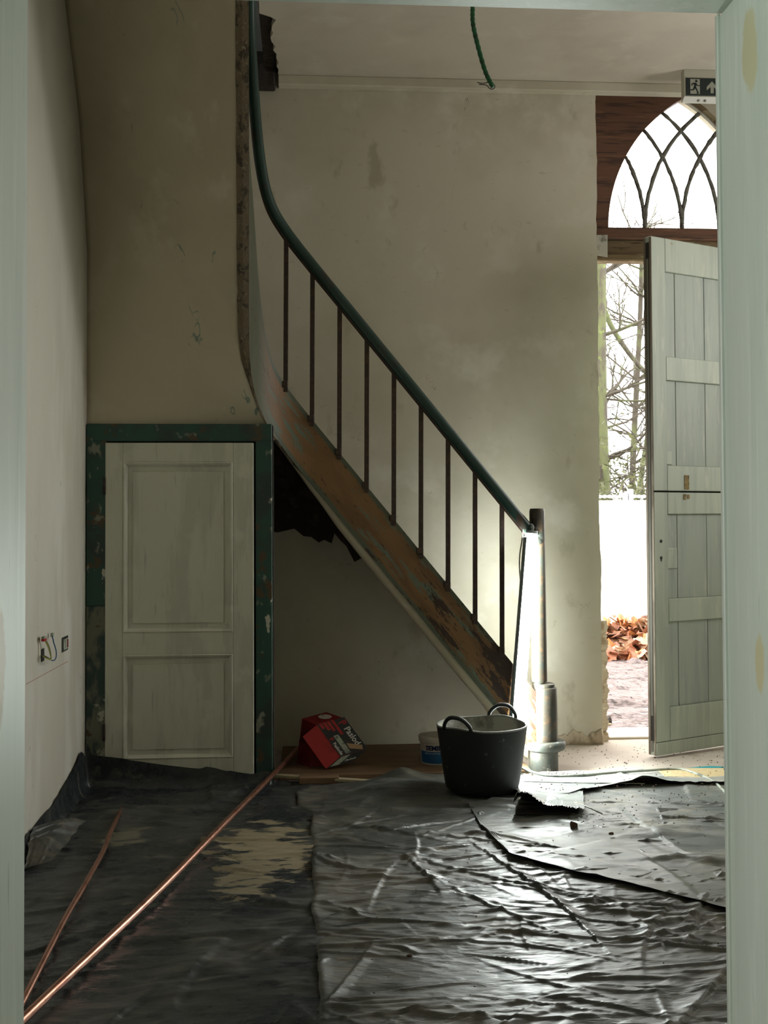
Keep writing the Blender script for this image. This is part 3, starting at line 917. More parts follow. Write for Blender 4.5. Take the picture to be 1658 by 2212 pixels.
o = extrude_poly('tape_strip', [(p[0], YT - .056, p[2]) for p in tp4], (0, .004, 0), m_tape)
tag(o, 'strip of dusty clear tape stuck on the beam beside the transom window', 'tape')

thr = box('threshold', (DX0 - .02, DX1, 5.69, 5.95, -.1, .012), m_stone, None, .004)
tag(thr, 'stone threshold under the entrance', 'threshold', kind='structure')
# crumbling foot of the wall beside the entrance
def lump_strip(name, x0, x1, seed):
    r = np.random.default_rng(seed)
    n = 46; vs, fs = [], []
    for i, x in enumerate(np.linspace(x0, x1, n)):
        h = .050 + .012 * math.sin(i * .33) + .006 * math.sin(i * .9) + r.normal(0, .002); dd = .016 + abs(r.normal(0, .002))
        for (y, z) in ((YB + .002, h + .012), (YB - dd * .6, h), (YB - dd, h * .55), (YB - dd * 1.1, .0), (YB + .002, .0)): vs.append((x, y, z))
    for i in range(n - 1):
        for k in range(5): fs.append((i * 5 + k, i * 5 + (k + 1) % 5, (i + 1) * 5 + (k + 1) % 5, (i + 1) * 5 + k))
    fs += [tuple(range(5))[::-1], tuple((n - 1) * 5 + k for k in range(5))]
    return pyd(name, vs, fs, m_rubble, wall_back, True)
lump_strip('crumbling_foot', 1.19, DX0 + .004, 3)
# ragged masonry showing behind the plaster edge at the entrance
n = 70; vs, fs = [], []
r_ = np.random.default_rng(5)
for i, z in enumerate(np.linspace(0.0, .62, n)):
    xw = DX0 + .046 + r_.normal(0, .003) + .005 * math.sin(i * .7)
    for (x, y) in ((DX0 - .01, YB + .03), (xw, YB + .05 + r_.normal(0, .004)), (xw, YB + .12), (DX0 - .01, YB + .12)): vs.append((x, y, z))
for i in range(n - 1):
    for k in range(4): fs.append((i * 4 + k, i * 4 + (k + 1) % 4, (i + 1) * 4 + (k + 1) % 4, (i + 1) * 4 + k))
fs += [(0, 1, 2, 3), tuple((n - 1) * 4 + k for k in range(4))]
pyd('ragged_edge', vs, fs, m_rubble, wall_back)

# ================================================================== OUTSIDE
gx = np.linspace(-1, 6, 141); gy = np.linspace(5.95, 9.7, 110)
GX, GY = np.meshgrid(gx, gy)
r_ = np.random.default_rng(11)
GZ = -.03 + .0 * GX
for _ in range(160):
    cx, cy, a, wd, am = r_.uniform(-.5, 5), r_.uniform(6.2, 9.6), r_.normal(0, .25), r_.uniform(.02, .06), r_.uniform(.01, .04)
    L = r_.uniform(.15, .6)
    u = (GX - cx) * math.cos(a) + (GY - cy) * math.sin(a); v = -(GX - cx) * math.sin(a) + (GY - cy) * math.cos(a)
    GZ = GZ + am * np.clip(1 - np.abs(v) / wd, 0, 1) * np.clip(1 - np.abs(u) / L, 0, 1) * 1.5
GZ += np.clip(GY - 8.3, 0, 2) * .08
nx_, ny_ = len(gx), len(gy)
idx = np.arange(nx_ * ny_).reshape(ny_, nx_)
quads = np.stack([idx[:-1, :-1], idx[:-1, 1:], idx[1:, 1:], idx[1:, :-1]], -1).reshape(-1, 4)
gr = pyd('yard_ground', np.stack([GX, GY, GZ], -1).reshape(-1, 3), quads, m_mud, None, True)
tag(gr, 'churned muddy yard outside the entrance', 'ground', kind='structure')
far = box('yard_beyond', (-8, 16, 9.7, 30, -.3, .1), m_hedge)
tag(far, 'rough grass beyond the garden wall', 'ground', kind='structure')
gw = box('garden_wall', (-2, 9, 9.62, 9.82, -.2, 1.30), m_white_wall, None, .01)
tag(gw, 'low white painted garden wall behind the heap of fallen leaves', 'wall')
rail = empty('wall_rail', (2.7, 9.66, 1.30), 'ribbed galvanised rail along the top of the white garden wall', 'rail')
th = np.linspace(0, 1, 260)
tube('ribbed_bar', np.stack([2.2 + 3.0 * th, 9.66 + 0 * th, 1.335 + 0 * th], -1), .013 + .004 * np.sin(th * 1200), m_galv, rail, 8)
for x in (2.86, 4.3):
    box('clamp', (x - .02, x + .02, 9.63, 9.70, 1.295, 1.40), m_galv, rail, .004)
    box('clamp', (x - .06, x - .03, 9.63, 9.70, 1.295, 1.37), m_galv, rail, .004)

# heap of leaves: mound plus single leaves
lp = empty('leaf_heap', (2.7, 9.1, .05), 'heap of rust brown fallen leaves against the white garden wall', 'leaves')
mx_ = np.linspace(2.05, 3.6, 50); my_ = np.linspace(8.75, 9.56, 24)
MX, MY = np.meshgrid(mx_, my_)
def mound(x, y): return -.03 + np.clip((y - 8.72) / .75, 0, 1) ** .8 * (.20 + .10 * np.clip((x - 2.45) * 2.0, 0, 1.3) + .025 * np.sin(x * 17) + .02 * np.sin(y * 21 + x * 9))
MZ = mound(MX, MY) + r_.normal(0, .012, MX.shape)
idx = np.arange(MX.size).reshape(MX.shape)
quads = np.stack([idx[:-1, :-1], idx[:-1, 1:], idx[1:, 1:], idx[1:, :-1]], -1).reshape(-1, 4)
tag(pyd('leaf_litter', np.stack([MX, MY, MZ], -1).reshape(-1, 3), quads, leaf_mats[3], lp), kind='stuff')
leaf_me = []
for q in range(8):
    rr = np.random.default_rng(50 + q)
    n = 11; vs = [(0, 0, 0)]; curl = rr.uniform(-2.5, 5.5); cu2 = rr.uniform(-3, 4)
    for k in range(n):
        a = 2 * math.pi * k / n
        rad = .05 * (1 + .35 * math.cos(a)) * (1 + .28 * (-1) ** k * rr.uniform(.3, 1.1))
        x, y = rad * math.cos(a) * 1.25, rad * math.sin(a)
        vs.append((x, y, curl * y * y + cu2 * x * x + rr.normal(0, .004)))
    fs = [(0, 1 + k, 1 + (k + 1) % n) for k in range(n)]
    me = bpy.data.meshes.new('leaf'); me.from_pydata(vs, [], fs); me.materials.append(leaf_mats[(0, 1, 2, 0, 1, 2, 0, 3)[q]]); leaf_me.append(me)
for k in range(230):
    x = r_.uniform(2.2, 3.15); y = 8.74 + .74 * r_.uniform(0, 1) ** 1.1
    o = bpy.data.objects.new('leaf', leaf_me[k % 8]); o.parent = lp
    o.location = tuple(np.array((x, y, float(mound(x, y)) + .018 + r_.uniform(0, .03))) - base_of(lp))
    o.rotation_euler = (r_.normal(.35, .6), r_.normal(0, .6), r_.uniform(0, 6.28)); sc_ = r_.uniform(.7, 1.35); o.scale = (sc_,) * 3
    COL.objects.link(o)
for k, (x, y, s, lab) in enumerate([(1.72, 6.30, .026, 'dark rubble lump on the mud nearest the threshold'), (1.66, 6.22, .012, 'small dark pebble on the mud beside the wall edge')]):
    bm = bmesh.new(); bmesh.ops.create_icosphere(bm, subdivisions=2, radius=s)
    for v in bm.verts: v.co *= 1 + .25 * math.sin(v.co.x * 190 + k) * math.cos(v.co.y * 160)
    bmesh.ops.translate(bm, verts=bm.verts, vec=(x, y, -.03 + s * .6))
    tag(from_bm('rubble_lump', bm, m_dark), lab, 'rubble')
o = tube('wood_scrap', spline([(1.615, 6.16, -.012), (1.66, 6.15, -.006), (1.70, 6.17, -.012)]), .008, m_pale_batten)
tag(o, 'short pale stick lying on the mud outside the threshold', 'stick')


def tree(name, label, base, height, rad, seed, nb, blen, mat, lean=(0, 0), b_lo=.1, group=None, droop=0.0, thin=.006, ivy=0):
    rr = np.random.default_rng(seed)
    root = empty(name, base, label, 'tree', group)
    n = 14
    path = np.array([np.array(base) + (lean[0] * t + .03 * math.sin(t * 5 + seed), lean[1] * t + .03 * math.cos(t * 4), height * t) for t in np.linspace(0, 1, n)])
    tube('trunk', path, rad * np.linspace(1, .55, n), mat, root, 10)
    vs, fs = [], []
    def add(pth, rads):
        v, f = sweep_pts(pth, rads, 4, cap=False)
        k = len(vs); vs.extend(v); fs.extend([tuple(i + k for i in q) for q in f])
    def grow(p, d, L, r, depth):
        pts = [p]
        m = 5
        for i in range(m):
            d = d + rr.normal(0, .14, 3) + np.array([0, 0, .05 - droop]); d /= np.linalg.norm(d)
            pts.append(pts[-1] + d * L / m)
        add(np.array(pts), np.linspace(r, r * .4, m + 1))
        if depth > 0:
            for _ in range(rr.integers(3, 6)):
                i = rr.integers(1, m + 1); d2 = d + rr.normal(0, .6, 3); d2 /= np.linalg.norm(d2)
                grow(pts[i], d2, L * rr.uniform(.35, .6), max(r * .5, .0038), depth - 1)
    for k in range(nb):
        t = rr.uniform(b_lo, .97); p = path[int(t * (n - 1))]
        a = rr.uniform(0, 6.28); d = np.array([math.cos(a), .5 * math.sin(a), rr.uniform(.0, .7)]); d /= np.linalg.norm(d)
        grow(p, d, blen * rr.uniform(.5, 1.1), rad * rr.uniform(.10, .26) + thin * .5, 2)
    tag(pyd('branches', vs, fs, m_twig if seed % 2 else mat, root), kind='stuff')
    return root


def q12(x, Y): return ony(x, 900, Y)[0]
tree('mossy_tree', 'mossy green trunk of the bare tree close behind the garden wall', (q12(1309, 11.6), 11.6, 0.1), 4.3, .085, 21, 44, 1.0, m_bark, (-.06, 0))
tree('slender_tree', 'slender bare tree with a reddish leaning stem beyond the mossy trunk', (q12(1362, 13.2), 13.2, .1), 4.4, .045, 22, 50, 1.2, m_twig, (.12, 0), .2)
tree('leaning_tree', 'thin mossy sapling leaning across the gap in the entrance', (q12(1330, 12.2), 12.2, .1), 3.9, .035, 33, 24, .9, m_bark, (.75, 0), .15)
# arching mossy bough
bp = [ony(x, y, 12.0) for x, y in ((1290, 640), (1320, 705), (1352, 755), (1380, 790), (1400, 812))]
bb = empty('fallen_bough', (q12(1345, 12), 12, .1), 'diagonal mossy bough crossing in front of the bare trees', 'branch')
bpath = spline([bp[0] + (-.5, 0, .9)] + bp + [bp[-1] + (.5, 0, -.6), bp[-1] + (.9, 0, -1.9)])
tube('bough', bpath, np.linspace(.035, .018, len(bpath)), m_bark, bb, 8)
# evergreen shrub at the foot of the trees
rr = np.random.default_rng(77); vs, fs = [], []
for k in range(1100):
    p = np.array([rr.normal(3.35, .55), rr.uniform(10.2, 11.0), 1.22 + abs(rr.normal(0, .30))])
    d1 = rr.normal(0, 1, 3); d1 /= np.linalg.norm(d1); d2 = np.cross(d1, rr.normal(0, 1, 3)); d2 /= np.linalg.norm(d2)
    q = len(vs); s = rr.uniform(.012, .03); vs += [p - d1 * s * 1.6, p + d2 * s * .6, p + d1 * s * 1.6, p - d2 * s * .6]; fs.append((q, q + 1, q + 2, q + 3))
sh = empty('evergreen_shrub', (3.35, 10.6, .1), 'small-leaved evergreen shrub just over the garden wall', 'shrub')
tag(pyd('foliage', vs, fs, m_hedge, sh), kind='stuff')
for k in range(7):
    x = 2.7 + k * .2
    tube('stem', spline([(x, 10.6, .05), (x + .05, 10.6, .7), (x - .04, 10.6, 1.5)]), .012, m_twig, sh, 5)

# ================================================================== POLYTHENE ON THE FLOOR
def creases(X, Y, seed, n, amp, ang=(0, .3), wid=(.008, .035), length=(.08, .5), box_=None):
    r = np.random.default_rng(seed)
    Z = np.zeros_like(X)
    x0, x1, y0, y1 = box_ or (X.min(), X.max(), Y.min(), Y.max())
    for _ in range(n):
        cx, cy = r.uniform(x0, x1), r.uniform(y0, y1)
        a = r.normal(*ang) if r.random() < .8 else r.uniform(-1.6, 1.6)
        w_, L, h = r.uniform(*wid), r.uniform(*length), amp * r.uniform(.25, 1) ** 1.5
        u = (X - cx) * math.cos(a) + (Y - cy) * math.sin(a)
        m_ = (np.abs(u) < L)
        v = -(X - cx) * math.sin(a) + (Y - cy) * math.cos(a) + r.normal(0, .10) * u * u / L
        ka, kb = (r.uniform(2.0, 4.5), r.uniform(.5, .9)) if r.random() < .6 else (r.uniform(.5, .9), r.uniform(2.0, 4.5))
        m_ &= np.abs(v) < w_ * 4.6
        if not m_.any(): continue
        uu, vv = u[m_], v[m_]
        t = np.clip(1 - np.abs(uu) / L, 0, 1) ** .7
        asym = np.where(vv > 0, vv / (w_ * ka), -vv / (w_ * kb))
        Z[m_] += h * t * np.clip(1 - asym, 0, 1) ** 1.1
    return Z


def lowfreq(X, Y, seed, amp, f):
    r = np.random.default_rng(seed); Z = 0 * X
    for _ in range(6):
        a = r.uniform(0, 6.28); k = f * r.uniform(.6, 1.6)
        Z = Z + np.sin((X * math.cos(a) + Y * math.sin(a)) * k + r.uniform(0, 6.28))
    return amp * (Z / 6 + .5)


def grid_obj(name, X, Y, Z, mat, label, extra=None, cat='plastic sheet', group=None, parent=None):
    V = np.stack([X, Y, Z], -1)
    idx = np.arange(X.size).reshape(X.shape)
    quads = np.stack([idx[:-1, :-1], idx[:-1, 1:], idx[1:, 1:], idx[1:, :-1]], -1).reshape(-1, 4)
    o = pyd(name, V.reshape(-1, 3), quads, mat, parent, True)
    return tag(o, label, cat, group)


def edge_noise(t, seed, amp, n=6):
    r = np.random.default_rng(seed); o = 0 * t
    for k in range(1, n + 6): o = o + r.normal(0, 1) / k ** .8 * np.sin(2 * math.pi * k * 2.3 * t + r.uniform(0, 6.28))
    return amp * o


# left sheet, climbing the cupboard and the side wall
u = np.linspace(0, 1, 210); v = np.linspace(0, 1, 380)
U, V_ = np.meshgrid(u, v)
xs_ = -1.13 + U * 1.33
ymax = 4.85 + np.interp(xs_, [-1.13, -.95, -.90, -.60, -.23, 0, .2], [-.13, .13, .105, .06, .012, .02, .05])
ys_ = 2.2 + V_ * (ymax - 2.2)
Zs = .004 + lowfreq(xs_, ys_, 3, .006, 7) + creases(xs_, ys_, 5, 260, .010, (0.1, .3), (.008, .03), (.08, .45)) \
     + creases(xs_, ys_, 6, 18, .018, (.05, .2), (.02, .05), (.15, .5), (-.9, -.1, 4.2, 4.75))
climb = np.clip(-.905 - xs_, 0, 1)
soft = .04
Xs = np.where(climb > 0, -.905 - soft * (1 - np.exp(-climb / soft)) * .8, xs_)
Zs = Zs + np.clip(climb - .01, 0, 1) * np.interp(ys_, [2.2, 3.8, 4.2, 4.45, 4.75, 4.9], [.35, .45, .35, .62, .80, .8])
Zs = Zs + np.where(climb > 0, .012 * np.sin(ys_ * 9 + 2) * np.clip(climb * 6, 0, 1), 0)
cl2 = np.clip(ys_ - 4.79, 0, 1)
inside = xs_ > -.15
Ys = np.where((cl2 > 0) & ~inside, 4.79 + .025 * (1 - np.exp(-cl2 / .03)), ys_)
Zs = Zs + np.where(~inside, np.clip(cl2 - .015, 0, 1) * .95, 0)
Xs = np.maximum(Xs, XL + .004)
grid_obj('plastic_sheet', Xs, Ys, Zs, m_sheet_dark, 'dark polythene sheet turned up against the cupboard, under the copper pipes', group='polythene sheets')

# main right sheet
u = np.linspace(0, 1, 520); v = np.linspace(0, 1, 560)
U, V_ = np.meshgrid(u, v)
lx = [onz(688, 2212)[0], onz(686, 2100)[0], onz(682, 1990)[0], onz(672, 1950)[0], onz(676, 1850)[0], onz(672, 1790)[0], onz(676, 1740)[0], onz(640, 1722)[0]]
lyy = [onz(688, 2212)[1], onz(686, 2100)[1], onz(682, 1990)[1], onz(672, 1950)[1], onz(676, 1850)[1], onz(672, 1790)[1], onz(676, 1740)[1], onz(640, 1722)[1]]
ys_ = 2.2 + V_ * (4.9 - 2.2)
xl_ = np.interp(ys_, lyy, lx) + edge_noise(V_, 4, .003)
xs_ = xl_ + U * (2.35 - xl_)
top = np.interp(xs_, [-.2, 0, .1, .25, .45, .6, .8, 1.0, 2.35], [4.62, 4.70, 4.78, 4.87, 4.97, 4.95, 4.80, 4.72, 4.72]) + edge_noise(U, 9, .004)
ys_ = 2.2 + V_ * (top - 2.2)
bulge = .035 * np.exp(-((xs_ - .42) / .07) ** 2 - ((ys_ - 4.92) / .06) ** 2) + .02 * np.exp(-((xs_ - .3) / .22) ** 2 - ((ys_ - 4.74) / .05) ** 2) \
    + .028 * np.exp(-((ys_ - (4.30 + .02 * xs_)) / .03) ** 2) * np.clip(1.0 - xs_, 0, .9) * np.clip((xs_ - .02) * 8, 0, 1)
Zs = .012 + lowfreq(xs_, ys_, 8, .007, 6) + bulge \
    + creases(xs_, ys_, 15, 620, .0085, (0.05, .35), (.005, .018), (.06, .40), (0, 2.0, 2.2, 4.25)) \
    + creases(xs_, ys_, 16, 40, .013, (-.3, .3), (.006, .014), (.2, .7), (0, 1.7, 2.2, 4.5)) \
    + creases(xs_, ys_, 17, 90, .008, (.1, .6), (.006, .03), (.1, .4), (0, 2.0, 4.0, 4.8))
dle = xs_ - xl_
Zs = Zs + .016 * np.exp(-dle / .03) * (.6 + .5 * np.sin(ys_ * 14)) - .010 * np.exp(-dle / .006)
under = np.hypot(xs_ - .73, ys_ - 4.65)
Zs = np.where(under < .20, .006 + (Zs - .006) * np.clip((under - .15) / .05, 0, 1), Zs)
grid_obj('plastic_sheet', xs_, ys_, Zs, m_sheet_grey, 'large crumpled grey polythene sheet under the rubber tub', group='polythene sheets')

# smoother sheet lying over it towards the entrance, with a diagonal front edge
u = np.linspace(0, 1, 220); v = np.linspace(0, 1, 140)
U, V_ = np.meshgrid(u, v)
fe = [onz(x, y, .02) for x, y in ((1040, 1790), (1100, 1850), (1225, 1885), (1330, 1912), (1450, 1940), (1580, 1975), (1700, 2000))]
xs_ = fe[0][0] + U * (2.35 - fe[0][0])
y0_ = np.interp(xs_, [p[0] for p in fe], [p[1] for p in fe]) + edge_noise(U, 21, .004)
y1_ = np.interp(xs_, [.7, 1.0, 1.3, 2.35], [4.40, 4.50, 4.62, 4.66]) + edge_noise(U, 22, .003)
ys_ = y0_ + V_ * (np.maximum(y1_, y0_ + .02) - y0_)
Zs = .026 + lowfreq(xs_, ys_, 31, .006, 6) + creases(xs_, ys_, 33, 110, .010, (-.35, .5), (.006, .03), (.1, .5)) + creases(xs_, ys_, 34, 12, .018, (-.45, .15), (.01, .03), (.3, .6))
Zs = Zs + .010 * np.exp(-(ys_ - y0_) / .02) - .004
grid_obj('plastic_sheet', xs_, ys_, Zs, m_sheet_mid, 'smoother grey polythene sheet overlapping the crumpled one, dirt strewn over it', group='polythene sheets')

# pale foil strip along the bare floor
u = np.linspace(0, 1, 240); v = np.linspace(0, 1, 60)
U, V_ = np.meshgrid(u, v)
xs_ = .86 + U * 1.5
y0_ = np.interp(xs_, [.8, 1.05, 1.15, 1.3, 2.4], [4.40, 4.45, 4.52, 4.585, 4.60]) + edge_noise(U, 41, .003) + .004 * np.sign(np.sin(U * 170)) * (xs_ > 1.5)
y1_ = np.interp(xs_, [.8, 1.5, 1.7, 1.9, 2.4], [4.945, 4.95, 4.90, 4.86, 4.82]) + edge_noise(U, 42, .002)
ys_ = y0_ + V_ * (y1_ - y0_)
Zs = .030 + lowfreq(xs_, ys_, 43, .005, 8) + creases(xs_, ys_, 44, 34, .010, (.1, .3), (.01, .03), (.1, .35)) - .022 * V_
Zs = Zs + .022 * np.exp(-((xs_ - 1.42) / .09) ** 2) * np.clip(1 - V_ * 2.5, 0, 1) + .006 * np.exp(-V_ / .08)
grid_obj('plastic_sheet', xs_, ys_, Zs, m_sheet_pale, 'pale grey foil strip with a ragged edge, beside the bare floor', group='polythene sheets')

# torn curling flap beside the tub
u = np.linspace(0, 1, 90); v = np.linspace(0, 1, 50)
U, V_ = np.meshgrid(u, v)
A_ = onz(1108, 1768, .02); B_ = onz(1262, 1768, .02); C_ = onz(1258, 1712, .02); D_ = onz(1128, 1712, .02)
P_ = (A_[None, None] * (1 - U)[..., None] * (1 - V_)[..., None] + B_[None, None] * U[..., None] * (1 - V_)[..., None]
      + C_[None, None] * U[..., None] * V_[..., None] + D_[None, None] * (1 - U)[..., None] * V_[..., None])
xs_, ys_ = P_[..., 0] + edge_noise(V_, 51, .003), P_[..., 1] + edge_noise(U * 2, 52, .005) * (1 - V_)
liftf = np.interp(U, [0, .06, .2, .33, .45, .8, 1], [.045, .085, .085, .060, .036, .028, .018]) * np.clip(1 - V_, 0, 1) ** 1.3
rag2 = np.random.default_rng(4).normal(0, .0022, 90)[None, :] * (V_ < .02)
Zs = .034 + liftf + rag2 + creases(xs_, ys_, 53, 26, .007, (.2, .8), (.008, .025), (.05, .15))
fl = empty('torn_sheet_flap', (A_[0], A_[1], .03), 'torn pale flap of sheeting curling up beside the tub, black beneath', 'plastic sheet')
grid_obj('flap_top', xs_, ys_, Zs, m_sheet_pale, None, cat=None, parent=fl)
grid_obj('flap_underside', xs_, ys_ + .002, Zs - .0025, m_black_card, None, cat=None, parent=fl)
void = [A_ + (.0, .02, -.0), B_ + (0, .02, 0), C_, D_]
sh = pyd('flap_gap_shade', [(A_[0] + .01, A_[1] + .015, .031), (B_[0] - .02, B_[1] + .012, .031), (C_[0] - .02, C_[1] - .02, .031), (D_[0], D_[1] - .02, .031)], [(0, 1, 2, 3)], m_dark)  # flat dark quad standing for the shade under the lifted flap
tag(sh, 'painted shade in the gap beneath the torn pale flap', 'painted shade')

# folded flap by the side wall
u = np.linspace(0, 1, 70); v = np.linspace(0, 1, 60)
U, V_ = np.meshgrid(u, v)
q = [onx(44, 1905, -.93), onz(112, 1862, .02), onz(186, 1778, .03), onx(72, 1768, -.93)]
q[0] = np.array([-.92, q[0][1], .010]); q[3] = np.array([-.93, q[3][1], .095])
P_ = sum(np.asarray(c)[None, None] * wq[..., None] for c, wq in zip(q, ((1 - U) * (1 - V_), U * (1 - V_), U * V_, (1 - U) * V_)))
Zs = P_[..., 2] + .006 + .022 * np.sin(math.pi * U) * np.sin(math.pi * np.clip(V_ * .8, 0, 1)) + creases(P_[..., 0], P_[..., 1], 61, 14, .006, (.9, .5), (.008, .02), (.08, .25))
grid_obj('folded_sheet_corner', P_[..., 0] + edge_noise(V_ * .3, 62, .003), P_[..., 1] + edge_noise(U * .3, 63, .003), np.maximum(Zs, .012), m_sheet_fold,
         'folded-over corner of dusty polythene lying against the side wall', cat='plastic sheet')

# loose dirt
r_ = np.random.default_rng(91)
vs, fs = [], []
def crumb(p, s):
    k = len(vs); o = r_.uniform(.5, 1.3, 6) * s
    vs.extend([(p[0] + o[0], p[1], p[2]), (p[0] - o[1], p[1], p[2]), (p[0], p[1] + o[2], p[2]), (p[0], p[1] - o[3], p[2]), (p[0], p[1], p[2] + o[4] * .7), (p[0], p[1], p[2] - o[5] * .5)])
    for a, b, c in ((0, 2, 4), (2, 1, 4), (1, 3, 4), (3, 0, 4), (2, 0, 5), (1, 2, 5), (3, 1, 5), (0, 3, 5)): fs.append((k + a, k + b, k + c))
for _ in range(420):
    x, y = r_.uniform(.95, 2.1), r_.normal(4.35, .25); crumb((x, min(y, 4.9), .040), r_.uniform(.0015, .005))
for _ in range(160):
    crumb((r_.uniform(.1, 1.6), r_.uniform(2.6, 4.2), .024), r_.uniform(.001, .004))
for _ in range(260):
    crumb((r_.normal(1.05, .09), r_.normal(4.86, .03), .020), r_.uniform(.0015, .004))
for _ in range(220):
    crumb((r_.uniform(1.1, 2.3), r_.uniform(4.97, 5.55), .002), r_.uniform(.0015, .005))
cr = pyd('loose_dirt', vs, fs, m_crumb)
tag(cr, 'loose crumbs of dirt scattered over sheeting and floor', 'dirt', kind='stuff')
for k, (x, y, s, lab) in enumerate(((1238, 1790, .014, 'curled dead leaf scrap on the sheet below the torn flap'), (1320, 1805, .011, 'small brown clod of earth on the overlapping sheet'),
                                    (885, 2070, .008, 'dark brown crumb of earth on the crumpled sheet'))):
    bm = bmesh.new(); bmesh.ops.create_icosphere(bm, subdivisions=2, radius=s)
    for vv in bm.verts: vv.co *= 1 + .4 * math.sin(vv.co.x * 200 + k * 2) * math.cos(vv.co.y * 170 + vv.co.z * 150)
    p = onz(x, y, .03); bmesh.ops.scale(bm, vec=(1, .7, 1.2 if k == 0 else .5), verts=bm.verts)
    bmesh.ops.translate(bm, verts=bm.verts, vec=Vector((p[0], p[1], .034 + s * .3)))
    tag(from_bm('earth_crumb', bm, m_crumb), lab, 'dirt')

# ================================================================== THINGS ON THE FLOOR
# plywood and battens under the stair
o = box('plywood_board', (-.12, 1.0, 4.93, 5.57, .002, .022), m_ply, None, .001)
tag(o, 'brown plywood board lying on the floor under the stair', 'board')
a, b = onz(592, 1676, .03), onz(832, 1691, .03)
d = (b - a); dn = d / np.linalg.norm(d); pn = np.array([-dn[1], dn[0], 0])
o = obox('thin_batten', np.array([a[0], a[1], .022]), d, pn * .03, (0, 0, .012), m_pale_batten, None, .001)
tag(o, 'thin pale wooden batten along the front of the plywood board', 'batten')
a = onz(646, 1701, .0)
o = box('wood_offcut', (a[0], a[0] + .17, a[1] - .0, a[1] + .06, .012, .040), m_ply, None, .002)
tag(o, 'short wood offcut half covered by sheeting in front of the red carton', 'offcut')

# copper pipes
p1 = [onz(x, y, .03) for x, y in ((20, 2243), (55, 2200), (330, 1942), (470, 1806), (600, 1680))]
p1.append(np.array([onz(645, 1632, .028)[0], onz(645, 1632, .028)[1], .045]))
p1 = [p + (0, 0, z) for p, z in zip(p1, (.004, .004, .008, .020, .036, .020))]
o = tube('copper_pipe', spline(p1, 10), .0115, m_copper, None, 14)
tag(o, 'long straight bright copper pipe running under the stair', 'pipe', 'copper pipes')
p2 = [onz(x, y, .03) for x, y in ((20, 2215), (55, 2152), (140, 1985), (185, 1908), (222, 1840), (240, 1795), (262, 1748))]
o = tube('copper_pipe', spline(p2, 8), .0085, m_copper, None, 12)
tag(o, 'thinner slightly bent dull copper pipe ending on the dark sheet', 'pipe', 'copper pipes')

# rubber tub with two handles
TC = np.array([.733, 4.655, .014])
tub = empty('rubber_tub', TC, 'black flexible rubber tub with two moulded handles, standing on the crumpled sheet', 'tub')
def tub_r(z): return .150 + (.190 - .150) * min(z / .268, 1.) ** .85
n = 64
hang = (math.radians(228), math.radians(52))     # handle directions


def rim_z(a):
    z = .268
    for h in hang:
        dlt = (a - h + math.pi) % (2 * math.pi) - math.pi
        z += .010 * math.exp(-(dlt / .40) ** 2)
    return z


def wall_mesh(inset, levels, flip=False):
    vs, fs = [], []
    for k in levels:
        for j in range(n):
            a = 2 * math.pi * j / n
            z = k * rim_z(a) if k > .9 else k * .268
            z = max(z, .006 if inset else 0)
            rr_ = tub_r(z) - inset - (.012 * max(0, 1 - k / .08) ** 2 if k < .08 else 0)
            vs.append(TC + (rr_ * math.cos(a), rr_ * math.sin(a) * .97, z))
    for i in range(len(levels) - 1):
        for j in range(n):
            q = (i * n + j, i * n + (j + 1) % n, (i + 1) * n + (j + 1) % n, (i + 1) * n + j)
            fs.append(q[::-1] if flip else q)
    fs.append(tuple(range(n)) if flip else tuple(range(n))[::-1])
    return vs, fs


lv = [0, .02, .05, .1, .25, .4, .55, .7, .85, .95, 1.]
v1, f1 = wall_mesh(0, lv)
pyd('outer_wall', v1, f1, m_rubber, tub, True)
v2, f2 = wall_mesh(.006, lv[1:], True)
pyd('inner_wall', v2, f2, m_rubber_in, tub, True)
rim = [TC + ((tub_r(.268) - .003) * math.cos(a), (tub_r(.268) - .003) * math.sin(a) * .97, rim_z(a)) for a in np.linspace(0, 2 * math.pi, 97)]
tube('rim', rim, .0045, M('worn_rim', (.17, .17, .15), .6), tub, 8)
for h in hang:
    pts = []
    for t in np.linspace(-1, 1, 25):
        a = h + t * .36
        zz_ = .268 + .012 + .043 * (1 - abs(t) ** 2.6) - (.012 if abs(t) > .93 else 0)
        rr_ = tub_r(.268) + .002 + .006 * (1 - t * t)
        pts.append(TC + (rr_ * math.cos(a), rr_ * math.sin(a) * .97, zz_))
    ho = tube('handle', pts, .0082, m_rubber, tub, 8)
    pts2 = [p + np.array([0, 0, .006]) for p in pts[4:-4]]
    tube('handle_ribs', pts2, .0035 + .0014 * np.sin(np.arange(len(pts2)) * 3.1), M('worn_handle_top', (.10, .10, .09), .6) if h == hang[0] else bpy.data.materials['worn_handle_top'], ho, 6)

# small plaster pail
PC = np.array([.595, 5.14, .022])
pail = empty('plaster_pail', PC, 'small white plastic pail with blue label and smeared lid, beside the rubber tub', 'pail')
lathe('body', [(.066, 0), (.068, .004), (.0745, .108), (.0, .109)], PC, m_white_plastic, pail, 40)
lathe('lid', [(.0785, .100), (.080, .104), (.0815, .122), (.0805, .127), (.076, .129), (.074, .1265), (.0, .126)], PC, m_white_plastic, pail, 40)


def cyl_patch(name, a0, a1, z0, z1, mat, dr=.0008):
    vs, fs = [], []
    m_ = 16
    for k in range(m_ + 1):
        a = a0 + (a1 - a0) * k / m_
        for z in (z0, z1):
            rr_ = .068 + (.0745 - .068) * z / .108 + dr
            vs.append(PC + (rr_ * math.cos(a), rr_ * math.sin(a), z))
    for k in range(m_): fs.append((k * 2, k * 2 + 2, k * 2 + 3, k * 2 + 1))
    return pyd(name, vs, fs, mat, pail, True)


cyl_patch('label', math.radians(195), math.radians(345), .008, .062, m_label_blue)


